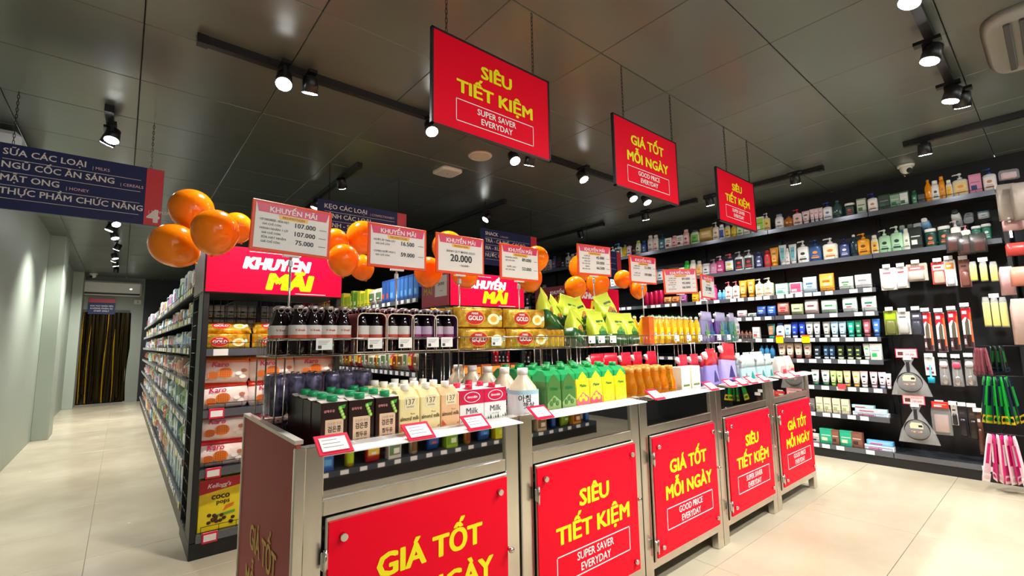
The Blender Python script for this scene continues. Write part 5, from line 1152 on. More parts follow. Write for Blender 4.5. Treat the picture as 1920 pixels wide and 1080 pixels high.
TOPL = '''1022 9 20 flip e6e0e0 f0e8ea e8e4e4 c85878 |white bottle with pink print
1031 9 21 flip e6e0e0 f0e8ea e8e4e4 c85878 |white bottle with pink print
1040 8 26 flip 6a5a9a 8a7ab0 3a4a7a e8e0f0 |purple bottle
1049 9 22 box 2a2226 3a3034 8a2a3a a04050 |dark box
1057 8 24 pump 24222a 2e2a34 1c1a20 d8d4e0 |black pump bottle
1066 9 28 pump e6e6e2 f2f2ee e8e8e4 3a4a4a |white pump bottle
1074 8 24 flip b8d0dc e8f0f4 e8eef0 4a80a8 |pale blue bottle
1081 9 25 pump e2e2de 2a2c2a e8e8e4 e8e8e4 |white pump bottle with black label
1092 9 26 flip e6e2dc f0ece6 d8a050 c87830 |cream bottle
1104 9 27 pump d8dce0 e8ecf0 e8e8e8 6a8aa0 |grey white pump bottle
1117 9 26 flip e6e2dc f0ece6 7a9a50 5a7a30 |cream bottle with green cap
1130 9 27 flip d0d8e0 e8ecf0 4a6a9a 3a5a8a |pale bottle with blue cap
1143 8 22 pump e8e4da f4f0e6 e8e4dc 8a8a7a |small cream pump bottle
1150 8 24 pump e6e6e2 f2f2ee e8e8e4 3a4a4a |white pump bottle
1160 14 29 pump e8e8e6 2c3a3c 4ab0d0 f0f0f0 |large white bottle with blue cap
1172 10 24 round c8b020 e8d040 4a9ab0 6a5a10 |yellow bottle with teal cap
1181 9 27 pump e0c8d4 f0dce4 2a2226 a0607a |pink pump bottle
1189 9 22 round 4a1c24 6a2c34 1c1418 d8c0c0 |dark red bottle
1198 10 27 flip dce8c8 eef4e0 a8c828 3a6a20 |white bottle with lime cap
1209 9 25 flip 26408c 3454a8 1c3070 d0d8f0 |royal blue bottle
1221 11 33 flip e4dcd6 eee6e0 e0d8d2 a0908a |white shampoo bottle
1231 11 32 flip ece4dc f4ece4 dcd4cc e06a2c |white bottle with orange picture
1243 12 33 pump 1f5a70 2f7a8c 1c3c50 d0e8ee |teal pump bottle
1255 12 21 box ece8dc f4f0e4 8a2a2a 2a2020 NEN|white box lettered NEN
1266 11 24 flip e8b0b4 f0c4c6 e0a0a8 a03050 |pink bottle with round tag
1277 12 22 box ece8dc f4f0e4 8a2a2a 2a2020 NEN|white box lettered NEN
1288 12 32 flip e6b4b0 f0c8c4 e0a8a8 a03050 |tall pink bottle
1304 18 29 flip d8e4cc 6ab82c 2c2c34 2a7a2c |green and white bottle
1325 27 29 pack a89248 c8b468 d8a0a0 e0d0a0 |gold gift pack
1344 12 36 pump ddd2c4 e8dccf e0d8cc 9a8a7a |beige pump bottle
1355 11 29 flip e0e4ea 3a58a0 e8e8ec 2c4488 |white bottle with blue foot
1366 11 29 flip d0c8a8 e6c83c 3a3a40 8a6a10 |clear bottle with yellow label
1377 11 26 round d4b838 ecd458 e8e0c0 7a5a10 |yellow bottle
1389 14 22 jar e6e6d8 b8d090 e8e8e0 4a8a3a |white tub with green label
1402 12 26 flip e0dcd4 e8e4dc e8e4dc 6a8a5a |cream flip cap bottle
1414 9 30 pump e4e6e0 eef0ea e8e8e4 6a7a6a |slim white pump bottle
1426 18 30 box e6ecd4 9ccc30 eef4e0 3a8a30 |green and white carton
1440 12 36 pump e0d4a0 e8c850 e8e8e4 8a7a3a |cream pump bottle with yellow label
1463 17 29 flip eae6e0 f4f0ea 8a92b8 9a9ab0 |white bottle with lavender cap
1480 17 24 round b06a28 c88038 2a2024 5a3010 |amber square bottle
1497 17 33 pump ece8e4 f2b8b8 d02c3c 4a8a4a |white pump bottle with pink print
1513 15 26 tube e8c4c8 f0d8d8 e8e0e0 2a2a34 |pink tube
1525 9 27 tube e8ccd0 f0d4d8 e8e4e4 d08a98 |small pink tube
1533 9 27 tube e8ccd0 f0d4d8 e8e4e4 d08a98 |small pink tube
1541 9 27 tube e8ccd0 f0d4d8 e8e4e4 d08a98 |small pink tube
1554 18 36 pump eceae6 f4f2ee 24388c 5a78b8 |white pump bottle with navy cap
1572 20 36 round 2f4a48 aab8b4 3a5a5a 1c3430 |dark clear mouthwash bottle
1595 20 26 jar 14302c 1c3c34 e8e8e0 c8402c |dark jar with white lid
1618 18 30 box 8a9a84 c8ccbc 3a7a4a 24443a |grey green carton
1639 20 38 pump eceae6 f4f2ee 24388c d08a60 |white pump bottle with navy cap
1661 22 30 box 1c3a2c 3a4a40 2f6a48 8a9a8a |dark green wrapped pack
1681 20 28 box 3a6a4c 8aa890 2f7a50 d0d8d0 |green wrapped pack
1698 18 29 box 4a6a5c dde4e0 2f7a50 f0f4f0 |glossy clear wrapped pack
1717 12 28 flip 1c5a3c 2a7a50 14402c a0c8b0 |dark green bottle
1730 14 18 box 2a2c2c 4a4440 3a2c28 7a6a5a |low dark box
1744 15 44 round e8920c f0a01c e08808 6a4a10 |orange bottle with narrow neck
1757 17 40 flip eeece6 f4f4ee eeece6 3a4a5a |tall white bottle
1770 12 46 flip e8920c f09c1c e08808 c87808 |tall orange flip cap bottle
1783 13 36 flip eeeade f4c830 eeece0 e8a818 |white bottle with yellow label
1804 30 46 pump ece8d8 f4d890 e8e6dc f0a020 |large round white pump bottle
1832 24 38 box d888a8 e49ab8 2a3a80 c06a90 |pink carton
1859 26 46 pump eceae6 f4f2ee 24388c d08a60 |large white pump bottle with navy cap'''
SECL = '''1020 9 20 flip e0dcd8 e8e4e0 8a9a8a 7a8a7a |pale bottle
1062 9 22 flip e0dcd8 e8e4e0 8a9a8a 7a8a7a |pale bottle
1150 10 22 jar e8e4de f0ece6 e8e4de 4a6a8a |white jar
1228 12 22 jar e6e2dc f0ece6 e8e8e4 6a7a7a |white jar
1239 11 22 jar e2e6ea f0f2f4 4a78b8 4a6a9a |white jar with blue lid
1250 14 20 round e8d8b0 f0e4c4 e8a040 c89040 |pale honey bottle
1266 18 22 box 6a3a28 7a4a38 4a2418 a06a50 |brown box
1280 14 20 jar e8e6e0 f0eee8 f0eee8 3a4a5a |white tub
1290 11 32 flip 2faa28 3cc034 28981f e8c020 |bright green bottle
1301 13 32 flip e4e0d6 eeeae0 e0dcd2 4a5a5a |ivory shampoo bottle
1313 11 29 flip ead8b8 f0c070 e8e4dc e8983c |cream and orange bottle
1325 14 22 jar e6e8ea f2f4f4 eceeee 5a5a7a |white tub with round mark
1340 14 29 pump e08ab4 e89cc0 b8a0a8 f0d0e0 |pink pump bottle
1352 15 34 pump c02c70 d04488 e8d8e0 f4e0ea |magenta pump bottle
1370 19 36 pump 1c2c50 e8e8e8 e87078 d8d040 |navy pump bottle with green picture
1388 17 38 pump c8cacc 1c1c20 b8bcc0 c03038 |silver pump bottle with black label
1406 18 39 pump c8cacc 1c1c20 b8bcc0 c03038 |silver pump bottle with black label
1425 15 32 flip 242c5c 343c70 1c2450 d8d8e8 |navy bottle
1441 13 33 flip c01828 d02838 b01424 4a6a3a |red bottle
1454 16 37 tube f0a018 f4ac28 e89410 8a5a10 |orange tube
1470 15 40 tube dfe6e4 6ab4bc dfe6e4 4a9aa8 |white and teal tube
1479 8 32 flip e8e4e0 f0ece8 e0dcd8 d0a0a0 |slim white bottle
1489 15 39 tube dfe6e4 6ab4bc dfe6e4 4a9aa8 |white and teal tube
1508 22 44 pump eceae4 f4f2ec e8e6e0 3a3a3a |white pump bottle with black crest
1531 24 43 pump 24487c 2c5490 1c3c6c f09028 |blue pump bottle with orange print
1559 29 43 pump f0eee8 f4e0c0 eceae4 f07818 |large white pump bottle with orange fruit
1586 20 38 pump 24346c 34447c 1c2c60 d8dce8 |navy pump bottle
1604 15 43 round 1c3440 24444c e8e8e4 a0c0c0 |dark bottle with white cap
1622 24 44 pump f0a010 f4aa20 eca010 7a3a18 |orange pump bottle
1643 15 37 flip ece4c4 f0c850 e8e4d8 c05030 |cream bottle with yellow picture
1662 23 46 pump b4e4b8 bceac0 d8f0d8 2c4a4a |mint green pump bottle
1685 24 50 pump b4e4b8 bceac0 d8f0d8 2c4a4a |mint green pump bottle
1703 14 42 flip e8ecde f0f4e8 e4e8dc 8aa07a |pale ivory bottle
1721 24 42 box 16201e 202c28 e4e8e4 d8dcd8 |black carton with white lines
1748 23 36 jar 0f4a38 14302c ecf0e8 e07848 |dark green jar with white lid
1774 25 38 jar 0f4a38 14302c ecf0e8 e07848 |dark green jar with white lid
1796 20 46 pump eee4da f4ece4 f0e0dc e0b0a8 |white and blush pump bottle
1814 19 34 pump f0f0e8 f4f4ee f0a0a8 6ac050 |white pump bottle with pink pump
1834 20 30 jar 0f5a44 1c6a50 e8ece8 c8e0d4 |green jar
1853 20 32 jar 0f5a44 1c6a50 e8ece8 c8e0d4 |green jar'''
THIL = '''1213 10 26 can d01850 d81c58 d01850 e04a78 |magenta bottle
1222 10 26 can d01850 d81c58 d01850 e04a78 |magenta bottle
1231 10 28 can d01850 d81c58 d01850 e04a78 |magenta bottle
1240 10 28 can d01850 d81c58 d01850 e04a78 |magenta bottle
1253 14 14 pack c88a4a e0a868 a03c28 7a2c18 |small brown sachet
1268 14 14 pack d0783c e09858 a03c28 7a2c18 |small brown sachet
1283 12 16 pack 9a4a8a b06aa0 e0a0c0 5a2a5a |purple sachet
1305 14 18 jar f0a818 f4b830 e8a010 a05a10 |small orange jar
1320 12 20 box e8e4e0 f0ecea d05070 c04060 |white and pink box
1330 10 24 flip c82c78 d84088 a82060 f0c0d8 |pink bottle
1342 10 30 flip c8307c d8488c b0286c f0c8dc |pink bottle
1351 8 19 round 6ab4e0 b8dcf0 e8f0f4 2c6aa8 |small sky blue bottle
1359 7 19 round 6ab4e0 b8dcf0 e8f0f4 2c6aa8 |small sky blue bottle
1368 13 34 pump f0ece8 f4f0ec e8707c a86848 |white pump bottle with pink pump
1382 13 34 pump f0ece8 f4f0ec e8707c a86848 |white pump bottle with pink pump
1395 15 34 tube f4a820 f8c880 e89818 e87818 |orange and yellow tube
1410 15 35 tube f4a820 f8c880 e89818 e87818 |orange and yellow tube
1426 16 35 pump e0d4b8 e8dcc4 e0d8c4 c89868 |beige pump bottle
1443 19 36 pump e0d4b8 e8dcc4 e0d8c4 c89868 |beige pump bottle
1468 23 22 box a8d0c4 c8e4dc 5ab09c 4a9a8a |mint carton
1494 22 22 box f0e4e8 ec5078 f0c0d0 e02858 |pink carton
1520 26 31 pack c8dce8 e0ecf2 6a90b8 4a78a8 |pale blue wipes pack
1552 28 35 pack f0a840 f4bc60 f4ecd8 c86a18 |orange wipes pack
1588 28 26 pack dce4d8 e8f0e4 3aa048 5a8a5a |white wipes pack with green leaf
1620 32 28 pack dcdcdc eceaea c0a0a8 8a8a90 |silver white wipes pack'''
FOUL = '''1392 18 14 pack e8d0d4 f0e0e2 c06a80 a85068 |low pink pack
1411 16 8 pack b8ccc0 d0dcd0 5a8a6a 4a7a5a |flat green pack
1429 17 20 pack 2c4c8c 3c60a4 8ab0e0 d0dcf0 |navy blue pack
1448 16 20 pack 2454a8 3468c0 a0c0f0 d8e4f8 |blue pack
1470 22 26 pack a86c5c c88878 c01838 d8304c |maroon pack with red fruit
1496 23 22 pack a8b87c c8d4a4 e8ecd8 5a7a30 |olive and white pack
1523 26 29 pack c8aca8 e4d4d0 f0ecea 8a4a48 |white and rose pack
1556 30 27 pack b0c8b0 dce8dc f0f4f0 4a8a5a |white and sage pack
1595 28 29 pack dce4dc eef2ee e04868 14704a |white pack with dark green square
1631 29 30 pack dce4dc eef2ee e04868 14704a |white pack with dark green square'''
FIFL = '''1393 7 16 round 6a3c2c e8e0d8 4a2820 a06a50 |small brown bottle
1401 7 16 round 6a3c2c e8e0d8 4a2820 a06a50 |small brown bottle
1408 7 16 round 6a3c2c e8e0d8 4a2820 a06a50 |small brown bottle
1420 13 22 box dcd8d0 e8e4dc c84a3c 4a9a9a |white and teal box
1448 15 28 tube 4a8a80 b87a5a 3a9a94 e0a078 |teal and bronze tube
1465 16 29 flip eae8e4 f2f0ec 3c68a8 2c4870 |white bottle with blue cap
1479 13 27 tube e8e8e6 9ac4d8 e8e8e4 4a6a8a |white tube with pale blue band
1492 13 31 tube 1c3cb0 2848c0 e8e8f0 a0b8f0 |royal blue tube
1506 13 31 tube 1c3cb0 2848c0 e8e8f0 a0b8f0 |royal blue tube
1520 14 31 tube c8ccd0 e8e8e6 dcdcdc 4a4a50 |silver white tube
1534 13 31 tube c8ccd0 e8e8e6 dcdcdc 4a4a50 |silver white tube
1552 14 31 tube a8a8a4 c8c8c0 e8e8e4 5a5a58 |grey tube
1567 15 31 tube a4c8dc c8e0ea e4eef2 4a80a8 |light blue tube
1582 15 31 tube 9cb8cc bcd0de e4ecf0 5a7a98 |pale slate tube
1598 14 32 tube 14907c 1ca890 2fb09c f0f4f0 |turquoise tube
1612 13 33 tube 1c6c48 247c54 28a070 c8e0d0 |dark green tube
1628 16 34 tube a0505c b4646c 9a4a54 e0d0cc |maroon tube
1646 15 35 tube 3468b4 4478c4 2c58a0 f0e8a0 |blue tube with yellow top'''
SIXL = '''1430 9 24 round 3a7cac 5a9cc8 2c6a98 c0dcec |blue bottle
1440 9 24 round 3a7cac 5a9cc8 2c6a98 c0dcec |blue bottle
1450 9 24 round 3a7cac 5a9cc8 2c6a98 c0dcec |blue bottle
1468 15 30 tube dcc8b0 ecdcc8 8a3a2c a85040 |cream and brown tube
1483 15 30 tube dcc8b0 ecdcc8 8a3a2c a85040 |cream and brown tube
1499 15 30 tube dcc8b0 ecdcc8 8a3a2c a85040 |cream and brown tube
1516 16 30 tube dcc8b0 ecdcc8 8a3a2c a85040 |cream and brown tube
1534 15 26 tube 1c2830 283844 f0f4f8 d8e0e8 |black tube with white cap
1551 12 26 tube 1c3450 2c4c70 dce8f4 a0c0e0 |black and blue tube
1562 13 26 tube 1c3450 2c4c70 dce8f4 a0c0e0 |black and blue tube
1578 15 27 tube 1c2420 283428 e0f0c0 b8d860 |black and lime tube
1596 15 27 tube 1c2420 283428 e0f0c0 b8d860 |black and lime tube
1611 14 27 tube 1c2420 283428 e0f0c0 b8d860 |black and lime tube
1628 14 31 tube e4e8dc f0f4e8 f0f2ee 18b048 |white tube with green band
1645 21 31 box e4e8dc f0f4e8 18b048 5a8a3a |white carton with green band'''
SEVL = '''1531 15 29 tube e8eae4 f0f2ec 28784c 1c6840 |white tube with dark green square
1550 16 29 tube e8eae4 f0f2ec 28784c 1c6840 |white tube with dark green square
1565 12 29 tube c8dc88 dcecac 9ccc40 4a9a28 |lime tube with leaf
1577 12 29 tube c8dc88 dcecac 9ccc40 4a9a28 |lime tube with leaf
1591 14 30 tube e8d4a8 f0e0bc e0a848 e8a020 |honey coloured tube
1608 15 30 tube e8d4a8 f0e0bc e0a848 e8a020 |honey coloured tube
1623 15 31 tube f0d0d4 f4dcdc f0e8e8 24242c |pale pink tube with black dot
1641 15 31 tube f0c8d4 f4d8e0 e8b8c8 24242c |rose tube with black dot
1657 15 31 tube e8d0dc f0dce4 b0c0e0 24242c |lilac pink tube with black dot
1669 11 29 tube f0d0d4 f4dcdc f0e8e8 24242c |pale pink tube with black dot'''
EIGL = '''1526 9 24 box 6a6460 7a7470 5a5450 9a9088 |grey box
1539 13 28 box d8cfb0 e4dcc0 a8b078 8a8a6a |beige box
1554 14 28 box d8cfb0 e4dcc0 a8b078 8a8a6a |beige box
1571 15 28 box d8cfb0 e4dcc0 a8b078 8a8a6a |beige box
1588 15 28 box d8cfb0 e4dcc0 a8b078 8a8a6a |beige box'''
BASL = '''1532 13 16 box c8c4b8 d8d4c8 3a3a4a 5a5a6a |small cream box
1552 24 28 box 1ca078 24b088 e8e4b8 f0f0d8 |green soap box
1569 15 28 box 7a4a38 8a5a48 4a2c24 e0d0c0 |brown soap box
1589 24 29 box 1ca078 24b088 e8e4b8 f0f0d8 |green soap box
1610 22 29 box 7a4a38 8a5a48 4a2c24 e0d0c0 |brown soap box'''
SHN = {'TOPL': 'top wall shelf', 'SECL': 'second wall shelf', 'THIL': 'third wall shelf', 'FOUL': 'fourth wall shelf', 'FIFL': 'fifth wall shelf', 'SIXL': 'sixth wall shelf', 'SEVL': 'seventh wall shelf', 'EIGL': 'eighth wall shelf', 'BASL': 'base of the wall shelves'}
for nm, txt, z in (('TOPL', TOPL, WZ[8]), ('SECL', SECL, WZ[7]), ('THIL', THIL, WZ[6]), ('FOUL', FOUL, WZ[5]), ('FIFL', FIFL, WZ[4]), ('SIXL', SIXL, WZ[3]), ('SEVL', SEVL, WZ[2]), ('EIGL', EIGL, WZ[1]), ('BASL', BASL, WZ[0])):
    rows = [l.split('|') for l in txt.split('\n')]; cnt = {}; tot = {}
    for a, ph in rows: tot[ph] = tot.get(ph, 0)+1
    for a, ph in rows:
        f = a.split(); cx, pw, phh = float(f[0]), float(f[1]), float(f[2]); kd = f[3]; b, l, c, k = f[4:8]; wd = f[8] if len(f) > 8 else ''
        ya, yb = yon(cx+pw/2, 5.03, z), yon(cx-pw/2, 5.03, z); yc = (ya+yb)/2; w_ = max(.03, (yb-ya)*.98)
        dd = proj((5.03, yc, z))[2]; h_ = phh*dd/F*.97
        kk = cnt.get(ph, 0); cnt[ph] = kk+1
        pl = '' if tot[ph] == 1 else ', %s of %s' % (ORD[kk], ['', 'one', 'two', 'three', 'four'][tot[ph]])
        w_ = min(w_, .17); w_ = round(w_, 3); d_ = min(w_*.6, .07) if kd not in ('can', 'round', 'jar') else w_*.9
        if kd == 'box' and w_ > .1: d_ = .08
        n_ = {'pump': 3.6, 'flip': 3.0, 'round': 2.6}.get(kd, 3)
        args = (w_, round(d_, 3), round(h_, 3), b, l, c, k, n_, wd)
        spawn(kd, args, (5.01+d_/2, yc, z+.0185), -PI/2+random.uniform(-.08, .08), '%s on the %s%s' % (ph, SHN[nm], pl), CATS[kd], 'goods on the '+SHN[nm])
# lying toothpaste and toothbrush boxes
def lying(px0, px1, z, h, kd, b, l, c, k, lab):
    ya, yb = yon(px1, 5.03, z), yon(px0, 5.03, z)
    L_ = yb-ya; o = spawn('box', (round(L_, 3), .05, h, b, l, c, k), (5.045, (ya+yb)/2, z), -PI/2, lab, 'box')
lying(1600, 1668, WZ[1]+.0185, .032, 0, 'e4e8ec', 'c8d8e4', 'c02850', '2a5a8a', 'white toothpaste box lying lowest on the eighth wall shelf')
lying(1604, 1664, WZ[1]+.0515, .030, 0, 'b8d4dc', 'd8e4e8', 'd02848', '3a8a9a', 'pale teal toothpaste box lying on another box')
lying(1598, 1640, WZ[1]+.0825, .026, 0, '9cc4cc', 'c8e0e4', 'c83050', '3a8a9a', 'short teal toothpaste box topmost of the lying stack')
lying(1622, 1678, WZ[0]+.0185, .04, 0, 'e8eaec', 'd8e4f0', 'e04890', '2a6ac0', 'white toothbrush box lying on the base shelf')
lying(1626, 1676, WZ[0]+.0595, .04, 0, '5aa8dc', '88c4e8', 'e04890', 'e8f0f8', 'blue toothbrush box lying on the white one')
# bottles lying and standing at the back of the second wall shelf
for k, (px, dz, tl, kd, b, l, c, ik, lab) in enumerate(((1697, 0, 0, 'flip', '5a8ab0', '6a9ac0', 'b8c8b0', 'd0e0f0', 'blue bottle standing behind the mint pump bottles'), (1712, 0, 0, 'flip', '2c4a60', '3a5a70', '7a8a80', 'a0b0b0', 'dark blue bottle behind the black carton'),
      (1745, .155, 1.1, 'flip', '7ab0e0', '8cc0ea', 'e8ecec', '4a80b0', 'sky blue bottle lying tilted on the green jars'), (1728, .17, 0, 'jar', 'e4e8dc', 'eef0e8', 'e8ece4', 'a0a890', 'white round jar on top of the black carton'), (1802, .16, .9, 'flip', 'e4ecec', 'f0f4f4', '2a3c3c', '6ab0c0', 'white and teal bottle lying tilted near the right end'), (1822, .19, -1., 'flip', 'd8dcdc', 'e8ecec', '1c2828', '8a9a9a', 'grey bottle lying across the right end of the shelf'), (1852, .19, .2, 'jar', 'e8ecf0', 'f4f6f8', '6aa0b0', '8ab0c0', 'white tub on the green jars at the right end'))):
    y = yon(px, 5.14, 1.8); spawn(kd, (.06 if kd == 'flip' else .07, .05 if kd == 'flip' else .07, .235 if dz == 0 else (.17 if kd == 'flip' else .06), b, l, c, ik), (5.14, y, WZ[7]+.0185+dz), -PI/2, lab, CATS[kd], 'loose bottles at the back of the second wall shelf', tilt=(tl, 0) if tl else None)

# ------------------------------------------------------------------ hanging goods on the wall hooks
def peg(y, z, length, what):
    P = thing('display_hook', 'chrome hook with white tag holding the '+' '.join(what.split()[:9]), 'hook', (XW+.33, y, z), 0, 'display hooks on the right wall')
    part('prong', MB().cyl((0, 0, 0), (-length, 0, 0), .0025, CHROME, 6).cyl((-length, 0, 0), (-length-.008, 0, .012), .0025, CHROME, 6), P)
    part('price_tag', MB().box(-length-.02, -length-.017, -.026, .026, .012, .042, TAG).cyl((-length-.004, 0, .0), (-length-.016, 0, .02), .0015, CHROME, 5), P)
HG = [ # px, py of peg, kind, args, label, copies
 (1663, 505, 'hang', (.10, .15, .05, 'e8e4e2', 'f0c4d0', 'c86a80', 'e6e2e4'), 'white and pink packed article hanging in the top hook row, leftmost'),
 (1689, 503, 'hang', (.075, .14, .03, 'f0ece8', 'e8d8d4', 'c83c48', 'dce0e4'), 'narrow white carded article, second in the top hook row'),
 (1717, 497, 'hang', (.125, .11, .06, 'c8b8ac', 'd0706c', 'e8f0e4', 'c8bcb4'), 'wide beige box with pink and green stripes in the top hook row'),
 (1758, 494, 'hang', (.08, .14, .02, 'd84a40', 'f0dcc8', 'a03838', 'b8a898'), 'red and cream card holding a compass in the top hook row'),
 (1779, 490, 'hang', (.06, .165, .03, 'e8eaee', 'f0901c', 'd8dce8', 'c8d0e0'), 'white and orange carded peeler in the top hook row'),
 (1806, 490, 'hang', (.06, .17, .025, '8a5a50', '9c6c60', '5a3028', '7a4a42'), 'brown carded article beside the yellow sponges'),
 (1668, 585, 'hang', (.085, .165, .03, '7a8034', '98c81c', 'c8e030', '6a6c38'), 'olive green carded article, leftmost in the second hook row'),
 (1692, 587, 'hang', (.085, .15, .04, 'c8c8c4', 'd8d8d4', '6a6a70', 'b0b0ac'), 'clear and grey carded article, second in the second hook row'),
 (1717, 584, 'hang', (.075, .17, .04, '2a2a34', '4a4a5a', 'd8dce0', '3a3c48'), 'dark carded article left of the red knife cards'),
 (1735, 587, 'knife', (), 'red knife card, first from the left'), (1760, 588, 'knife', (), 'red knife card, second from the left'), (1784, 584, 'knife', (), 'red knife card, third from the left'), (1809, 578, 'knife', (), 'red knife card, rightmost and hanging highest'),
 (1742, 672, 'scoop', (), 'turquoise scoop hanging under a white card'),
 (1768, 672, 'spoon', ('e8d0d4',), 'spoon in a clear bag with white tag'), (1792, 674, 'spoon', ('e04868',), 'spoon in a clear bag with pink round tag'), (1816, 672, 'spoon', ('c8c4c4',), 'spoon in a clear bag, rightmost of three'),
 (1762, 760, 'clearpack', (.12, .17, .03, 'clear', 'b89a90'), 'clear bag under a red header in the bottom hook row'),
 (1788, 762, 'hang', (.035, .12, .02, 'e0e0d8', 'e8e8e0', '3a3a3a', '2a2a2c'), 'narrow white carded tool in the bottom hook row'),
 (1803, 764, 'hang', (.05, .19, .02, '24242a', '2c2c32', '4a4a50', '1c1c20'), 'black carded tool in the bottom hook row, left one'), (1822, 766, 'hang', (.05, .2, .02, '2c2624', '3a302c', '5a4a44', '241c1a'), 'black carded tool in the bottom hook row, right one'),
 (1834, 775, 'hang', (.03, .26, .02, '5a3428', '6a4034', 'd8d8d0', '5a3428'), 'long brown strip hanging beside the black tools'),
]
for px, py, kd, args, lab in HG:
    p = atX(px, py, 5.02); peg(p.y, p.z, .30, lab)
    for c in range(2 if kd in ('hang', 'knife') else 1):
        o_ = spawn(kd, args, (5.025+.035*c, p.y, p.z-.006), -PI/2+random.uniform(-.06, .06), lab+('' if c == 0 else ', copy behind it'), 'card' if kd in ('hang', 'knife') else ('scoop' if kd == 'scoop' else 'spoon' if kd == 'spoon' else 'bag'), 'goods on the wall hooks')
        o_.scale = {'hang': (1.05, 1, 1.15), 'knife': (1, 1, 1), 'spoon': (1.15, 1.1, 1.4), 'scoop': (1.1, 1.1, 1.45), 'clearpack': (1, 1, 1.3)}[kd]
for k, (px, py) in enumerate(((1824, 494), (1843, 494), (1862, 494), (1848, 562), (1864, 562), (1880, 562))):
    p = atX(px, py, 4.93); o_ = spawn('sponge', (), (4.93, p.y, p.z), -PI/2, 'yellow and green bagged sponge, %s row, %s from the left' % (['upper', 'lower'][k//3], ORD[k % 3]), 'sponge', 'bagged sponges'); o_.scale = (1, 1, 1.15 if k < 3 else 1.7)
    if k % 3 == 1: peg(p.y, p.z+.004, .37, ['upper', 'lower'][k//3]+' row of yellow sponges')
spawn('box', (.1, .012, .05, 'd8281c', 'e03424', 'f4f0ec', 'f4f0ec'), (5.0, atX(1762, 757, 5.).y, atX(1762, 765, 5.).z), -PI/2, 'red header card over the clear bag in the bottom hook row', 'card')
for k, (px, py) in enumerate(((1702, 678), (1716, 766))):
    p = atX(px, py, 4.95); spawn('pan', (), (4.96, p.y, p.z), -PI/2, 'frying pan hanging in a clear bag, %s' % ['upper one', 'lower one'][k], 'frying pan', 'bagged frying pans')
    q = thing('hook_promo_card', 'pink promotion card above the %s bagged frying pan' % ['upper', 'lower'][k], 'card', (4.955, p.y+.005, p.z+.03), -PI/2)
    part('card', MB().box(-.07, .07, -.002, .002, 0, .075, mat('e8385c', .4), b=.001).box(-.064, .064, -.0032, -.002, .006, .069, mat('f6c8c4', .4)), q)
    T = MB().box(-.055, -.02, -.0038, -.0033, .02, .05, mat('5a2c28', .5)); T.text('199.000', mat('c02c4a', .4), .014, .022, .02, -.0036, .02); T.text('CHẢO CHỐNG DÍNH', GREY, .006, .022, .05, -.0036, .01, maxw=.075); part('print', T, q)
    peg(p.y, p.z+.002, .36, ['upper', 'lower'][k]+' bagged frying pan')
for k in range(3):
    p = atX(1786+22*k, 436+(k % 2)*4, 4.9); spawn('clearpack', (.1, .15, .06, '3a3836', 'c8242c'), (4.93, p.y, p.z), -PI/2+.1, 'black scourer bag with red top under the second shelf, %s from the left' % ORD[k], 'bag', 'black scourer bags')
def bunch(cx, cz, X, y, n, spread, args, w, h, lab, grp, fan=.035):
    for k in range(n):
        t = (k/(n-1)-.5); a = -t*spread
        spawn('packet', (args[k % 2*3:k % 2*3+3] if len(args) > 3 else args)+(w, h), (X-.004*(k % 3)-.01, y-t*fan*n*.55, cz), -PI/2+random.choice((-1, 1))*random.uniform(.9, 1.3), '%s, %s from the left' % (lab, ORD[k]), 'packet', grp, tilt=(0, a))
p = atX(1868, 706, 4.78); bunch(0, p.z, 4.78, p.y, 10, .5, ('18902e', '0c1428', 'd8b820', '10202c', '1fae3c', 'e0c020'), .055, .33, 'green and black foil packet in the hanging fan', 'green foil packets', .022)
p = atX(1878, 815, 4.72); bunch(0, p.z, 4.72, p.y, 7, .45, ('e8c4cc', 'c8186c', 'f0e4e4', 'c81c6c', 'f0dce0', 'e8c4cc'), .055, .33, 'pink and white packet hanging lowest at the right', 'pink packets', .03)
p = atX(1838, 652, 4.84); bunch(0, p.z, 4.84, p.y, 5, .45, ('7a4048', '9a5a60', '5a3038'), .045, .21, 'dull red packet in the bunch above the green fan', 'dull red packets', .018)
p = atX(1868, 648, 4.84); bunch(0, p.z, 4.84, p.y, 5, .25, ('141c18', '1c6a28', '20304c'), .045, .19, 'dark green packet in the bunch above the green fan', 'dark packets', .018)
for z_, x_, nb in ((atX(1868, 706, 4.78).z, 4.78, 'fan of green packets'), (atX(1878, 815, 4.72).z, 4.72, 'pink and white packets'), (atX(1838, 650, 4.84).z, 4.84, 'dull red and dark packets')):
    y_ = atX(1868, 706, 4.78).y; q = thing('hanging_bar', 'black bar holding the '+nb, 'bar', (x_, y_-.05, z_+.004), 0)
    part('bar', MB().cyl((0, -.12, 0), (0, .14, 0), .004, BLACKM, 8).cyl((0, .06, 0), (5.3-x_, .06, 0), .004, BLACKM, 8), q)
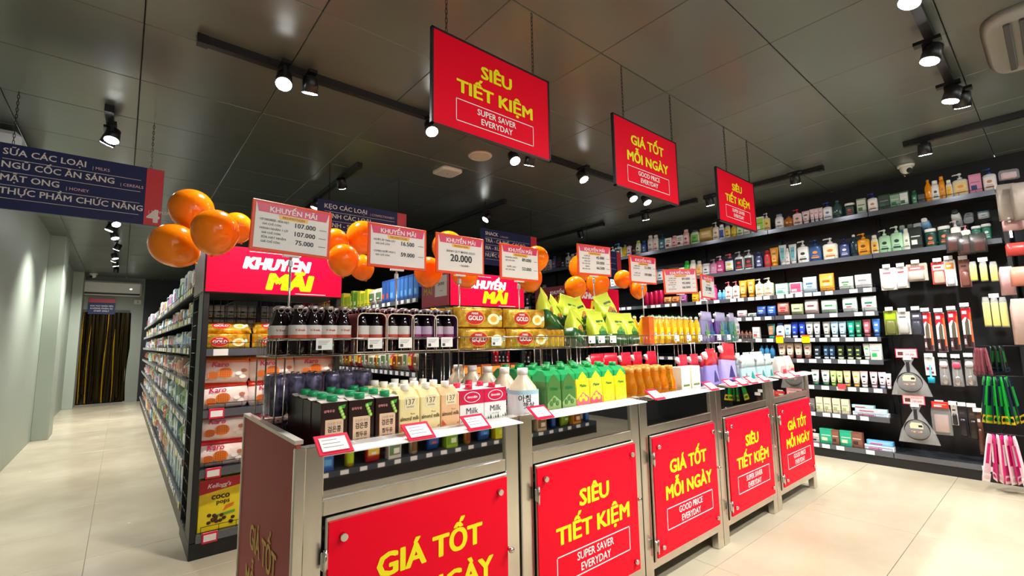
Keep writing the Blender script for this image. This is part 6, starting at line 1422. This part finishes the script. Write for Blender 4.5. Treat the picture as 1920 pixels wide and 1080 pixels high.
# next unit at the right edge
E2 = thing('pegboard_unit', 'black pegboard unit at the right edge of the photo', 'shelf unit', (4.99, -.85, 0))
part('back_panel', MB().box(.25, .33, 0, 1.02, 0, 2.12, BLACKM), E2); part('base_plinth', MB().box(.0, .25, 0, 1.02, 0, .1, BLACK), E2)
part('light_strip', MB().box(.0, .02, 1.022, 1.035, 1.80, 1.98, mat('ffffff', .4, emit=3)), E2, 'lit white strip')
NX = [(1885, 345, 4.55, .10, .25, 'a0968a', 'c0b6a8', 'grey beige box pack hanging at the upper right edge, left one'), (1913, 342, 4.5, .10, .25, '988c80', 'b8aa9c', 'grey beige box pack hanging at the upper right edge, right one'), (1898, 410, 4.6, .10, .08, 'c89c98', 'e0b8b0', 'pink pack below the grey beige packs'), (1904, 455, 4.7, .1, .09, 'c03c34', 'd85a48', 'red bowl pack at the right edge'), (1912, 500, 4.6, .1, .13, 'e09078', 'e8a890', 'orange pink pack at the right edge'), (1910, 560, 4.5, .09, .3, 'd8bcb0', 'e8d4c8', 'long clear pack at the lower right edge'), (1885, 500, 4.7, .07, .2, 'd8b0b0', 'c04a58', 'pink clear pack beside the corner post'), (1890, 318, 4.75, .10, .07, 'clear', 'e0b8b8', 'crumpled pink pack at the upper right corner')]
for px, py, X, w_, h_, c1, c2, lab in NX:
    p = atX(px, py, X); spawn('clearpack', (w_, h_, .05, c1, c2), (X, p.y, p.z), -PI/2+.3, lab, 'packet', 'hanging packs at the right edge')

# ================================================================== the shelf opposite, seen only in the mirror strips
OS = thing('opposite_shelving', 'black shelving behind the camera, seen only mirrored in the steel bins', 'shelf unit', (-.2, -1.15, 0))
part('back_panel', MB().box(0, 4.6, -.35, -.33, 0, 1.6, BLACK), OS); part('base_plinth', MB().box(0, 4.6, -.33, 0, 0, .1, BLACK), OS)
for z in (.12, .45, .8, 1.15):
    S = part('shelf', MB().box(0, 4.6, -.33, -.004, z, z+.012, SHELF), OS); part('price_rail', MB().box(0, 4.6, -.004, .004, z-.03, z+.012, mat('3a4450', .35)), S)
    for k in range(30): part('price_tag', MB().box(.05+k*.15, .11+k*.15, .0045, .006, z-.025, z+.008, TAG), S)
for zi, z in enumerate((.132, .462, .812)):
    for k in range(24):
        a, b, c, nm = GG[(k*5+zi*3) % 8]; kd = ('pack', 'box', 'can')[(k+zi) % 3]
        spawn(kd, (.12 if kd != 'can' else .07, .08, .2, a, b, c if kd != 'can' else a, b), (-.08+k*.19, -1.22, z), PI, '%s %s behind the camera, shelf %s, %s from the left' % (nm, CATS[kd], ORD[zi], ordn(k)), CATS[kd], 'goods on the opposite shelving')
bpy.context.view_layer.update()
